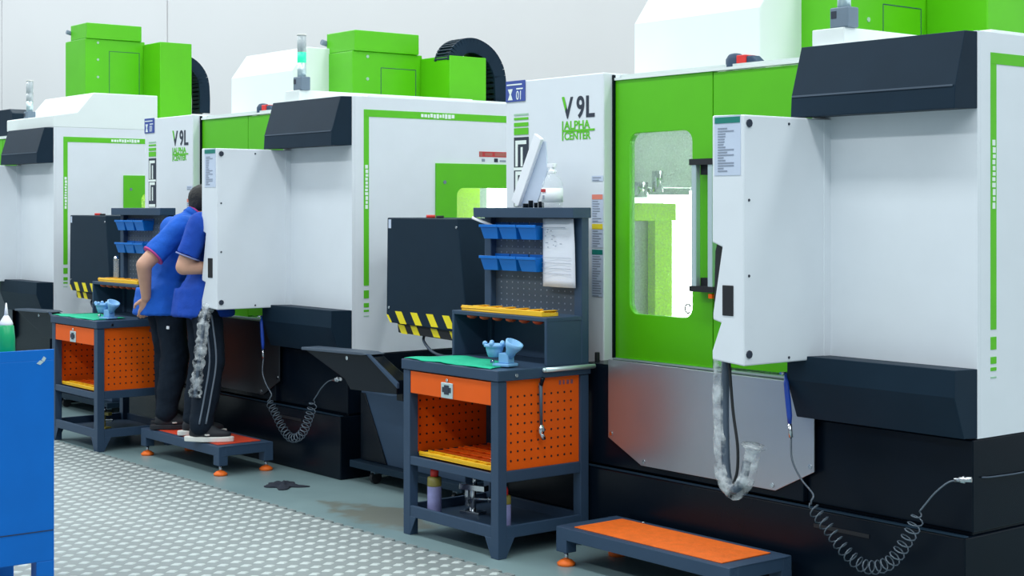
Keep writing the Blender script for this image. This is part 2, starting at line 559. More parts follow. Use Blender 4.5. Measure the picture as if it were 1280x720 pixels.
def machine(XR, label, head_dz, side_window, console, hump, tower_lit, pendant_hose, pw=0.0):
    root = thing('machining_center', label, 'machine', (XR, 5.0, 0), group='machining centres in the row')
    W = M['white']
    # ---- base casting
    mb = MB()
    mb.box(-2.90, 0.0, -0.08, 2.2, 0.0, 0.372)
    mb.box(-2.90, -2.165, 0.03, 2.2, 0.384, 0.722)
    mb.box(-2.165, -0.80, -0.055, 2.2, 0.384, 0.862)
    mb.box(-0.80, 0.0, -0.03, 2.2, 0.384, 0.733)
    mb.box(-2.89, -0.01, -0.02, 2.19, 0.37, 0.386)
    base = mb.build('machine_base', M['base'], root, 0.006)
    MB().box(-2.90, 0.004, -0.084, -0.06, 0.373, 0.379).build('base_ledge', M['dark'], base, 0.002)  # ridge strip in a paler coat: its lit edge put into colour
    MB().box(-0.72, -0.44, -0.084, -0.079, 0.30, 0.315).build('base_slot', M['black'], base)
    MB().tube(smooth_path([(0.006, 0.02, 0.590), (0.008, 0.10, 0.585), (0.008, 0.35, 0.582), (0.008, 0.8, 0.60)], 5), 0.003, 6).build('air_line', M['frame2'], base)
    # ---- stainless cover plate with clipped corners
    pl = [(-1.985, 0.888), (-1.985, 0.52), (-1.76, 0.415), (-0.945, 0.415), (-0.735, 0.52), (-0.735, 0.880)]
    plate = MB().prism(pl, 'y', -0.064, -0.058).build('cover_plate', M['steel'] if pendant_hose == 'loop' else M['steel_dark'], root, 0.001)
    mb = MB()
    bolts(mb, [(-1.965, -0.064, 0.54), (-1.74, -0.064, 0.435), (-0.96, -0.064, 0.435), (-0.755, -0.064, 0.54)], 'y', 0.010)
    mb.build('plate_screws', M['chrome'], plate)
    # ---- left electrical cabinet
    cab = MB().box(-2.93, -2.165, 0.07, 0.19, 0.724, 2.265).build('left_cabinet', W, root, 0.006)
    ls = MB().box(-2.93, -2.905, 0.19, 1.9, 0.724, 2.265)
    ls.box(-2.905, -2.165, 0.19, 1.9, 2.245, 2.265)
    ls.box(-2.905, -2.165, 1.875, 1.9, 0.724, 2.245)
    ls.build('left_shell', W, root, 0.003)
    MB().box(-2.165, -2.155, 0.125, 0.14, 0.872, 2.255).build('shadow_gap', M['base'], cab)
    mb = MB()                                     # corner bracket left below the panel
    mb.box(-2.200, -2.185, 0.045, 0.07, 0.80, 0.86)
    mb.cyl((-2.19, 0.05, 0.80), (-2.19, 0.05, 0.90), 0.012)
    mb.build('cabinet_latch', M['black'], cab, 0.002)
    yf = 0.0685
    # model lettering
    text('V', 'lettering', M['ink'], cab, 0.148, 'front', (-2.472, yf, 2.055), 0.86, bold=0.003)
    text('9', 'lettering', M['ink'], cab, 0.148, 'front', (-2.366, yf, 2.055), 0.84, bold=0.003)
    text('L', 'lettering', M['ink'], cab, 0.148, 'front', (-2.300, yf, 2.055), 0.95, bold=0.003)
    MB().prism([(-2.474, 2.162), (-2.458, 2.162), (-2.441, 2.110), (-2.449, 2.090)], 'y', yf - 0.002, yf).build('lettering_accent', M['greenink'], cab)
    text('ALPHA', 'lettering', M['greenink'], cab, 0.058, 'front', (-2.458, yf, 1.998), 1.08, bold=0.0012)
    text('CENTER', 'lettering', M['greenink'], cab, 0.054, 'front', (-2.458, yf, 1.946), 0.98, bold=0.0012)
    mb = MB()
    mb.box(-2.474, -2.466, yf - 0.0015, yf, 1.942, 2.040)
    mb.box(-2.466, -2.230, yf - 0.0015, yf, 1.985, 1.995)
    mb.build('lettering_bracket', M['greenink'], cab)
    # blue number plate
    sg = MB().box(-2.925, -2.766, yf - 0.004, yf, 2.159, 2.268).build('number_plate', M['blueink'], cab, 0.001)
    text('01', 'lettering', M['whiteink'], sg, 0.066, 'front', (-2.838, yf - 0.0045, 2.168), 0.75)
    mb = MB()
    mb.box(-2.915, -2.790, yf - 0.0055, yf - 0.004, 2.244, 2.251)
    mb.box(-2.835, -2.782, yf - 0.0055, yf - 0.004, 2.221, 2.228)
    mb.prism([(-2.905, 2.225), (-2.865, 2.225), (-2.880, 2.197), (-2.866, 2.168), (-2.905, 2.168), (-2.890, 2.197)], 'y', yf - 0.0055, yf - 0.004)
    mb.build('plate_emblem', M['whiteink'], sg)
    # green bars and dark vertical logo strip
    mb = MB()
    for z0, z1, mi in ((2.085, 2.094, 1), (2.062, 2.074, 0), (2.028, 2.048, 0), (1.985, 2.020, 0)):
        mb.box(-2.859, -2.742, yf - 0.0015, yf, z0, z1, mi)
    mb.build('green_bars', [M['greenink'], M['paleink']], cab)
    lg = MB().box(-2.859, -2.740, yf - 0.0015, yf, 1.612, 1.972).build('logo_strip', M['ink'], cab)
    mb = MB()
    for z in (1.800, 1.640):
        mb.box(-2.846, -2.756, yf - 0.003, yf - 0.0015, z + 0.135, z + 0.155)
        mb.box(-2.846, -2.826, yf - 0.003, yf - 0.0015, z + 0.02, z + 0.135)
        mb.box(-2.802, -2.786, yf - 0.003, yf - 0.0015, z + 0.02, z + 0.120)
    mb.box(-2.859, -2.740, yf - 0.003, yf - 0.0015, 1.800, 1.815)
    mb.box(-2.852, -2.748, yf - 0.003, yf - 0.0015, 1.614, 1.634)
    mb.build('logo_strokes', M['whiteink'], lg)
    # warning labels down the right edge
    rr = random.Random(3)
    for za, zb, zi, mk in ((1.535, 1.672, 1.646, 'orangeink'), (1.41, 1.528, 1.500, 'yellowink'), (1.17, 1.402, 1.376, 'teal'), (1.735, 1.762, 1.80, 'inkgrey')):
        lbl = MB().box(-2.250, -2.166, yf - 0.001, yf, za, zb).build('warning_label', M['label'], cab)
        if zi < zb:
            MB().box(-2.247, -2.170, yf - 0.002, yf - 0.001, zi, zb - 0.002).build('label_header', M[mk], lbl)
        mb = MB()
        z = min(zi, zb) - 0.012
        while z > za:
            mb.box(-2.243, -2.243 + rr.uniform(0.03, 0.068), yf - 0.002, yf - 0.001, z, z + 0.005, 0)
            z -= 0.012
        pr_ = mb.build('label_print', M['inkgrey'], lbl)
        pr_['kind'] = 'stuff'
    # ---- front doors
    wx0, wx1, wz0, wz1 = -2.056, -1.632, 1.092, 1.966
    outer = [(-2.160, 0.872), (-1.503, 0.872), (-1.503, 2.228), (-2.160, 2.228)]
    hole = rrect(wx0, wx1, wz0, wz1, 0.055)
    d1 = MB().plate(outer, [hole[::-1]], 'y', 0.14, 0.175).build('sliding_door', M['green'], root, 0.002)
    MB().prism(rrect(wx0, wx1, wz0, wz1, 0.055), 'y', 0.154, 0.160).build('window_pane', M['pane'], d1)
    MB().tube([(-1.672 + 0.018 * math.cos(t), 0.152, 1.135 + 0.022 * math.sin(t)) for t in [0.5 + i * 0.5 for i in range(11)]], 0.004, 6).build('pane_mark', M['ink'], d1)
    d2 = MB().box(-1.497, -0.80, 0.14, 0.175, 0.884, 2.222).build('sliding_door', M['green'], root, 0.002)
    MB().box(-2.165, -0.80, 0.13, 0.18, 2.228, 2.240).build('door_track', M['white2'], root)
    MB().box(-2.165, -0.80, 0.13, 0.18, 0.863, 0.871).build('door_sill', M['alu'], root)
    MB().box(-0.835, -0.80, 0.10, 0.14, 0.866, 0.955).build('sill_bracket', M['alu'], root)
    # twin grab bars
    for xa in (-1.570, -1.468):
        par = d1 if xa < -1.5 else d2
        h = MB().box(xa, xa + 0.030, 0.070, 0.100, 1.235, 1.818).build('grab_bar', M['alu'], par, 0.004)
    for za, zb, zc, zd in ((1.800, 1.828, 1.755, 1.802), (1.222, 1.248, 1.246, 1.285)):
        mb = MB()
        mb.box(-1.580, -1.425, 0.066, 0.139, za, zb)
        mb.box(-1.540, -1.470, 0.10, 0.139, zc, zd)
        mb.build('bar_bracket', M['black'], d1)
    MB().box(-1.462, -1.440, 0.07, 0.139, 1.195, 1.215).build('interlock_tab', M['orange'], d2)
    # ---- interior seen through the panes
    mb = MB()
    mb.box(-2.90, -0.03, 1.55, 1.58, 0.9, 2.24)
    mb.box(-2.90, -2.88, 0.20, 1.55, 0.9, 2.24)
    mb.box(-2.90, -0.03, 0.20, 1.58, 0.87, 0.90)
    mb.box(-2.16, -0.03, 0.18, 1.58, 2.24, 2.258)
    inn = mb.build('machining_chamber', M['cavity'], root)
    MB().box(-2.64, -2.60, 0.25, 1.30, 1.715, 2.20).build('chamber_baffle', M['cavity'], inn, 0.003)
    MB().box(-2.62, -2.56, 0.50, 0.96, 1.535, 1.63).build('table_guard', M['cavity_green'], inn, 0.004)
    MB().box(-2.62, -2.56, 0.80, 0.93, 0.90, 1.535).build('guard_post', M['cavity_green'], inn, 0.004)
    MB().box(-2.64, -2.62, 0.40, 0.82, 0.90, 1.535).build('splash_guard', M['steel'], inn)
    MB().box(-0.22, -0.19, 0.72, 1.105, 0.90, 1.95).build('side_guard', M['cavity_green'], inn, 0.004)
    mb = MB()
    mb.cyl((-2.50, 0.62, 1.66), (-2.50, 0.62, 1.74), 0.05)
    mb.cyl((-2.46, 0.72, 1.69), (-2.46, 0.72, 1.80), 0.03)
    mb.box(-2.58, -2.50, 0.50, 1.0, 1.675, 1.71)
    mb.build('spindle_nozzles', M['chrome'], inn)
    for bx in ((-2.66, -2.63, 0.96, 1.22, 0.95, 1.70), (-0.60, -0.10, 1.48, 1.54, 1.20, 1.80), (-0.16, -0.04, 0.85, 1.30, 2.19, 2.21), (-2.4, -1.6, 0.9, 0.96, 2.19, 2.22)):
        MB().box(*bx).build('work_light', M['led'], inn)  # glowing panels added to brighten the chamber; upright ones stand for lit walls
    # ---- right cabinet (hollow, so that its side window shows the chamber)
    rc = MB()
    rc.box(-0.80, 0.0, 0.0, 0.02, 0.735, 2.27)
    rc.box(-0.80, -0.02, 0.02, 2.0, 2.25, 2.27)
    rc.box(-0.80, -0.782, 0.02, 0.14, 0.735, 2.25)
    rc.box(-0.80, -0.02, 1.98, 2.0, 0.735, 2.25)
    rc.box(-0.80, -0.02, 0.02, 1.98, 0.735, 0.755)
    right = rc.build('right_cabinet', W, root, 0.0015)
    so = [(0.0203, 0.735), (2.0, 0.735), (2.0, 2.27), (0.0203, 2.27)]
    hz = [] if not side_window else [rrect(0.768, 1.42, 1.10, 1.730, 0.05)[::-1]]
    side = MB().plate(so, hz, 'x', -0.02, 0.0).build('side_panel', W, root, 0.001)
    # green corner stripe with fading dashes
    mb = MB()
    mb.box(0, 0.002, 0.083, 1.96, 2.150, 2.193)
    mb.box(0, 0.002, 0.083, 0.119, 1.142, 2.151)
    for z0, z1 in ((1.066, 1.114), (1.012, 1.038), (0.985, 0.998)):
        mb.box(0, 0.002, 0.083, 0.119, z0, z1)
    mb.box(0, 0.002, 0.083, 0.119, 0.957, 0.963, 1)
    st = mb.build('green_stripe', [M['greenink'], M['paleink']], side)
    mb = MB()
    rr = random.Random(5)
    y = 0.50
    while y < 0.74:
        w = rr.uniform(0.012, 0.022)
        mb.box(0.002, 0.003, y, y + w, 2.157 + rr.uniform(0, 0.006), 2.186 - rr.uniform(0, 0.006))
        y += w + 0.006
    z = 1.60
    while z < 1.84:
        w = rr.uniform(0.014, 0.024)
        mb.box(0.002, 0.003, 0.090 + rr.uniform(0, 0.005), 0.113 - rr.uniform(0, 0.004), z, z + w)
        z += w + 0.006
    mb.build('stripe_lettering', M['whiteink'], st)
    if side_window:
        gp = MB().plate([(0.608, 0.95), (1.50, 0.95), (1.50, 1.882), (0.608, 1.882)], [rrect(0.768, 1.42, 1.10, 1.730, 0.05)[::-1]], 'x', 0.0, 0.012).build('window_frame', M['green'], side, 0.002)
        MB().prism(rrect(0.768, 1.42, 1.10, 1.730, 0.05), 'x', -0.012, -0.006).build('side_window_pane', M['pane'], side)
        mb = MB()
        bolts(mb, [(0.012, 0.672, 1.765)], 'x', 0.012)
        mb.build('frame_bolt', M['grey'], gp)
        mb = MB()
        mb.box(0, 0.0015, 0.95, 1.17, 1.928, 1.962, 0)
        mb.box(0.0015, 0.002, 0.955, 0.975, 1.931, 1.959, 1)
        mb.box(0.0015, 0.002, 0.995, 1.055, 1.936, 1.954, 1)
        mb.box(0.0015, 0.002, 1.075, 1.165, 1.934, 1.956, 1)
        mb.box(0, 0.0015, 0.97, 0.995, 1.898, 1.916, 2)
        mb.box(0, 0.0015, 1.07, 1.10, 1.896, 1.920, 3)
        mb.box(0, 0.0015, 1.115, 1.165, 1.898, 1.910, 2)
        mb.build('danger_label', [M['redink'], M['lip'], M['inkgrey'], M['ink']], side)
    # ---- hoods
    up = [(0.0, 2.267), (-0.078, 2.265), (-0.140, 2.06), (-0.145, 1.972), (0.0, 1.977)]
    hd = MB().prism(up, 'x', -0.79, 0.0).build('upper_hood', M['dark'], root, 0.003)
    MB().box(-0.785, -0.01, -0.1435, -0.139, 2.055, 2.062).build('hood_crease', M['frame2'], hd)
    lo = [(0.0, 0.998), (-0.143, 1.002), (-0.145, 0.900), (-0.085, 0.742), (0.0, 0.737)]
    MB().prism(lo, 'x', -0.81, 0.0).build('lower_hood', M['dark'], root, 0.003)
    # raised roof strip and stack light
    MB().box(-0.825, -0.656, 0.03, 1.4, 2.27, 2.346).build('roof_duct', M['white2'], root, 0.004)
    MB().box(-0.656, -0.02, 0.12, 1.9, 2.27, 2.285).build('roof_panel', M['white2'], root, 0.003)
    ty = 0.07
    tw = MB().box(-0.735, -0.640, ty - 0.035, ty + 0.035, 2.346, 2.430).build('signal_tower', M['grey'], root, 0.005)
    MB().box(-0.728, -0.700, ty - 0.0365, ty - 0.034, 2.385, 2.415).build('tower_sticker', M['ink'], tw)
    cx = -0.688
    MB().cyl((cx, ty, 2.43), (cx, ty, 2.52), 0.028, seg=16).build('tower_stem', M['alu'], tw)
    MB().cyl((cx, ty, 2.52), (cx, ty, 2.585), 0.0285, seg=16).build('signal_lens', M['lamp_green'] if tower_lit else M['lamp_clear'], tw)
    MB().cyl((cx, ty, 2.585), (cx, ty, 2.69), 0.0285, seg=16).build('signal_lens', M['lamp_clear'], tw)
    MB().cyl((cx, ty, 2.52), (cx, ty, 2.685), 0.010, seg=8).build('lens_core', M['grey'], tw)
    MB().cyl((cx, ty, 2.69), (cx, ty, 2.70), 0.030, seg=16).build('tower_cap', M['sole'], tw)
    # ---- warning buzzer on top of the doors
    mb = MB()
    mb.lathe([(0.045, 0), (0.045, 0.06), (0.03, 0.084), (0.008, 0.088)], (-1.435, 0.22, 2.222))
    mb.prism([(-1.44, 2.222), (-1.275, 2.222), (-1.275, 2.262), (-1.31, 2.290), (-1.44, 2.290)], 'y', 0.19, 0.25)
    bz = mb.build('door_buzzer', M['frame'], root, 0.008)
    MB().box(-1.398, -1.340, 0.184, 0.255, 2.245, 2.296).build('buzzer_band', M['red'], bz, 0.004)
    if hump:
        MB().prism([(-2.0, 2.236), (-1.40, 2.236), (-1.43, 2.46), (-1.50, 2.50), (-2.0, 2.50)], 'y', 0.20, 0.36).build('door_drive', M['dark'], root, 0.006)
    # ---- white column shield
    x0, x1 = -2.416, -1.552
    mb = MB()
    prof = [(0.51, 2.24), (0.51, 2.556), (0.635, 2.728), (1.5, 2.728), (1.5, 2.24)]
    mb.prism(prof, 'x', x0, x1)
    if not hump:
        mb.build('column_shield', M['white2'], root, 0.006)
    # ---- green spindle head covers
    z0 = 2.05 + head_dz
    hb = MB().box(-1.700, -1.243, 0.81, 1.395, z0 - 0.1, 2.690 + head_dz).build('head_cover', M['green'], root, 0.006)
    MB().box(-1.590, -1.225, 0.815, 1.355, 2.690 + head_dz, 2.832 + head_dz).build('motor_cover', M['green'], hb, 0.006)
    mb = MB()
    bolts(mb, [(-1.243, 0.93, 2.655 + head_dz), (-1.243, 0.93, 2.50 + head_dz), (-1.243, 0.93, 2.34 + head_dz)], 'x', 0.012)
    mb.build('cover_bolts', M['paleink'], hb)
    py0, py1, pz0, pz1 = 1.04, 1.34, 2.15 + head_dz, 2.585 + head_dz
    MB().plate([(py0, pz0), (py1, pz0), (py1, pz1), (py0, pz1)], [[(py0 + .004, pz0 + .004), (py0 + .004, pz1 - .004), (py1 - .004, pz1 - .004), (py1 - .004, pz0 + .004)]], 'x', -1.2435, -1.2415).build('access_panel', M['frame'], hb)
    MB().box(-1.243, -0.893, 1.38, 1.70, 2.1, 2.665 + head_dz).build('cable_cover', M['green'], root, 0.006)
    MB().cyl((-1.60, 0.78, 2.775 + head_dz), (-1.60, 0.86, 2.755 + head_dz), 0.02).build('hose_fitting', M['grey'], hb)
    # ---- drag chain arching down behind the head
    cxs = -0.985
    cdz = 0.24 if hump else 0.0
    path = smooth_path([(cxs, 1.42, 2.62), (cxs, 1.45, 2.69), (cxs, 1.52, 2.738), (cxs, 1.62, 2.745), (cxs, 1.74, 2.69), (cxs, 1.82, 2.58), (cxs, 1.84, 2.42), (cxs, 1.84, 2.26)], 4)
    if hump:
        path = [p for p in path if p.y > 1.55]
    ch = None
    n = len(path)
    for i in range(n - 1):
        a, b = path[i] + Vector((0, 0, cdz)), path[i + 1] + Vector((0, 0, cdz))
        d = (b - a)
        c = (a + b) / 2
        t = d.normalized()
        nrm = t.cross(Vector((1, 0, 0)))
        mb = MB()
        for sx in (-0.075, 0.075):
            mb.obox(c + Vector((sx, 0, 0)), (0.010, 0, 0), t * (d.length * 0.56), nrm * 0.052)
        mb.obox(c + nrm * 0.045, (0.075, 0, 0), t * (d.length * 0.30), nrm * 0.008)
        mb.obox(c - nrm * 0.045, (0.075, 0, 0), t * (d.length * 0.30), nrm * 0.008)
        if ch is None:
            ch = mb.build('drag_chain', M['dark'], root, 0.002)
        else:
            mb.build('chain_link', M['dark'], ch, 0.002)
    cb = smooth_path([(cxs + p, q[1], q[2] + cdz) for p, q in zip([0] * n, path)][::3], 3)
    MB().tube(cb, 0.028, 8).build('chain_cable', M['black'], ch)
    # ---- pendant with its profile side sheet
    pr = [(-0.705, 0.985), (-0.705, 1.968), (-0.876 - pw, 1.972), (-0.876 - pw, 1.466), (-0.822 - pw, 1.448), (-0.872 - pw, 1.185), (-0.872 - pw, 1.158),
          (-0.828 - pw, 1.148), (-0.876 - pw, 1.035), (-0.876 - pw, 0.998)]
    pen = MB().prism(pr, 'y', -0.515, 0.0).build('control_pendant', W, root, 0.006)
    MB().prism([(-0.882 - pw, 1.43), (-0.872 - pw, 1.46), (-0.826 - pw, 1.442), (-0.876 - pw, 1.18), (-0.890 - pw, 1.19)], 'y', -0.49, -0.01).build('keypad', M['black'], pen)
    MB().box(-0.880 - pw, -0.875 - pw, -0.47, -0.05, 1.52, 1.90).build('screen', M['black'], pen)
    MB().box(-0.80, -0.70, -0.04, 0.0, 0.99, 1.965).build('pendant_mount', W, pen)
    lb = MB().box(-0.861, -0.722, -0.517, -0.515, 1.732, 1.968).build('parts_label', M['label'], pen)
    mb = MB()
    mb.box(-0.859, -0.724, -0.5185, -0.517, 1.938, 1.962, 1)
    rr = random.Random(9)
    z = 1.915
    while z > 1.745:
        mb.box(-0.842, -0.842 + rr.choice((0.03, 0.035, 0.04, 0.05, 0.085)), -0.5185, -0.517, z, z + 0.005, 0)
        z -= 0.0105
    mb.build('label_print', [M['inkgrey'], M['teal']], lb)
    MB().box(-0.818, -0.760, -0.5185, -0.514, 1.178, 1.298).build('latch', M['black'], pen, 0.004)
    mb = MB()
    bolts(mb, [(-0.705, -0.487, 1.935), (-0.705, -0.487, 1.030)], 'x', 0.016, 0.006)
    bolts(mb, [(-0.705, -0.487, 1.634), (-0.705, -0.487, 1.337), (-0.705, -0.253, 1.940), (-0.705, -0.253, 1.004),
               (-0.705, -0.022, 1.928), (-0.705, -0.022, 1.630), (-0.705, -0.022, 1.331), (-0.705, -0.022, 1.032)], 'x', 0.0055, 0.003)
    mb.build('pendant_screws', M['ink'], pen)
    # cable loop in crumpled clear plastic hanging from the pendant
    if pendant_hose == 'loop':
        hp = smooth_path([(-0.862, -0.45, 1.0), (-0.868, -0.45, 0.83), (-0.866, -0.45, 0.66), (-0.845, -0.46, 0.53), (-0.806, -0.46, 0.485),
                          (-0.770, -0.45, 0.53), (-0.758, -0.44, 0.60)], 6)
        hs = MB().tube(hp, 0.017, 10).build('cable_hose', M['frame2'], pen)
        MB().tube(smooth_path([(-0.835, -0.46, 0.99), (-0.815, -0.46, 0.80), (-0.790, -0.46, 0.66), (-0.792, -0.46, 0.56), (-0.815, -0.46, 0.50)], 6), 0.006, 6).build('thin_cable', M['black'], pen)
        rr = random.Random(4)
        wp = smooth_path([(-0.890, -0.45, 1.0), (-0.892, -0.45, 0.83), (-0.885, -0.45, 0.66), (-0.865, -0.46, 0.53), (-0.806, -0.46, 0.475),
                          (-0.752, -0.45, 0.53), (-0.735, -0.44, 0.61), (-0.722, -0.44, 0.665)], 8)
        rad = [rr.uniform(0.030, 0.035) for _ in wp]
        rad[-1] = 0.055
        MB().tube(wp, rad, 14).build('plastic_sleeve', M['plastic_wrap'], pen)
    else:
        rr = random.Random(6)
        hp = smooth_path([(-0.845, -0.50, 0.995), (-0.812, -0.545, 0.93), (-0.800, -0.565, 0.82), (-0.795, -0.585, 0.69), (-0.792, -0.605, 0.56), (-0.788, -0.62, 0.455)], 8)
        MB().tube(hp, 0.012, 8).build('cable_hose', M['frame2'], pen)
        rad = [rr.uniform(0.026, 0.044) for _ in hp]
        MB().tube(hp, rad, 14).build('plastic_sleeve', M['plastic_wrap'], pen)
    # ---- operator box on the right-hand side
    if console:
        cy = -0.04
        face = [(0.43, 1.55), (1.10, 1.547), (1.175, 1.03), (1.175, 0.935), (0.46, 0.955), (0.42, 1.0)]
        co = MB().prism(face, 'y', cy, cy + 0.38).build('operator_box', M['dark'], root, 0.006)
        MB().prism([(0.50, 0.965), (1.14, 0.95), (1.14, 0.885), (0.51, 0.90)], 'y', cy + 0.02, cy + 0.33).build('box_underside', M['black'], co, 0.004)
        MB().box(0.0, 0.47, cy + 0.335, cy + 0.378, 1.20, 1.32).build('box_bracket', M['dark'], co, 0.004)
        mb = MB()
        for x in (0.415, 0.51, 0.66, 0.81, 0.96):
            w = 0.062
            zt = 1.022
            p = [(max(x, 0.425), zt), (x + w, zt), (x + w + 0.05, zt - 0.068), (max(x + 0.05, 0.462), zt - 0.068)]
            if x < 0.45:
                p = [(0.422, 1.0), (0.442, 0.998), (0.478, 0.957), (0.462, 0.955)]
            mb.prism(p, 'y', cy - 0.002, cy)
        for x in (0.52, 0.64, 0.83, 1.0):
            mb.prism([(x - 0.01, 0.948), (x + 0.05, 0.946), (x + 0.085, 0.895), (x + 0.025, 0.897)], 'y', cy + 0.018, cy + 0.02)
        mb.build('hazard_stripes', M['yellow'], co)
        MB().cyl((0.687, cy + 0.12, 1.547), (0.687, cy + 0.12, 1.566), 0.026).build('stop_button', M['red'], co)
        MB().cyl((0.775, cy + 0.12, 1.547), (0.775, cy + 0.12, 1.562), 0.022).build('selector_knob', M['black'], co)
        MB().box(0.445, 0.470, cy - 0.002, cy, 1.49, 1.54).build('box_sticker', M['label'], co)
        mb = MB()
        bolts(mb, [(0.45, cy, 1.04), (1.09, cy, 1.50)], 'y', 0.008)
        mb.build('box_screws', M['chrome'], co)
        cbp = smooth_path([(0.66, cy + 0.1, 0.90), (0.72, cy + 0.05, 0.86), (0.82, cy + 0.06, 0.80), (0.96, cy + 0.12, 0.79), (1.05, cy + 0.3, 0.80)], 6)
        MB().tube(cbp, 0.008, 8).build('box_cable', M['frame2'], co)
    # ---- tall roof cover (far machine)
    if hump:
        rp = [(0.0, 2.27), (0.0, 2.366), (0.205, 2.40), (0.345, 2.566), (0.922, 2.566), (0.922, 2.27)]
        MB().prism(rp, 'x', -1.03, 0.0).build('roof_cover', M['white2'], root, 0.006)
    return root


machine(-3.435, 'nearest white and green machining centre, cropped by the right edge of the photo', 0.0, False, False, False, False, 'loop')
machine(-7.741, 'middle machining centre with a lit green signal lamp, behind the two men', 0.0, True, True, False, True, 'hang', 0.028)
machine(-12.215, 'farthest machining centre at the left with a sloped white roof cover', 0.47, True, True, True, False, 'hang')


# ------------------------------------------------------------------ air blow guns on coiled hoses
def air_gun(XR, label, shift=0.0):
    t = thing('air_gun', label, 'air gun', (XR - 0.8, 4.85, 0), group='blue air guns on coiled hoses')
    h = [(-0.02, 0.01, 0.925), (-0.008, 0, 0.882), (0.001, 0, 0.817), (0.009, 0, 0.752), (0.010, 0, 0.72)]
    MB().tube(h, [0.006, 0.011, 0.012, 0.011, 0.008], 10).build('handle', M['gunblue'], t)
    MB().cyl((-0.022, 0.03, 0.925), (-0.022, -0.02, 0.925), 0.006).build('hook', M['chrome'], t)
    MB().cyl((0.010, 0, 0.72), (0.017, 0, 0.665), 0.009).build('connector', M['chrome'], t)
    MB().tube(smooth_path([(0.017, 0, 0.665), (0.040, -0.02, 0.58), (0.085, -0.02, 0.51), (0.150, -0.02, 0.455), (0.150, -0.03, 0.43), (0.148, -0.03, 0.415)], 5), 0.004, 6).build('hose', M['coil'], t)
    cp = coil_path([(0.148, -0.04, 0.42), (0.235, -0.04, 0.345), (0.335, -0.04, 0.256), (0.432, -0.04, 0.217), (0.545, -0.04, 0.255), (0.635, -0.04, 0.375), (0.680, -0.04, 0.470)], 23, 0.026)
    MB().tube(cp, 0.0030, 5).build('coiled_hose', M['coil'], t)
    MB().tube(smooth_path([(0.680, -0.04, 0.47), (0.70, -0.03, 0.50), (0.735, -0.02, 0.545), (0.775, 0.0, 0.585), (0.80, 0.02, 0.595)], 5), 0.0035, 6).build('hose', M['coil'], t)
    f = MB().cyl((0.79, 0.02, 0.595), (0.85, 0.04, 0.602), 0.010)
    f.cyl((0.81, 0.027, 0.597), (0.825, 0.033, 0.599), 0.014)
    f.build('hose_coupling', M['chrome'], t)


air_gun(-3.435, 'blue air gun hanging on the nearest machine with a long coiled hose')
air_gun(-7.741, 'blue air gun hanging on the middle machine beside the two men')


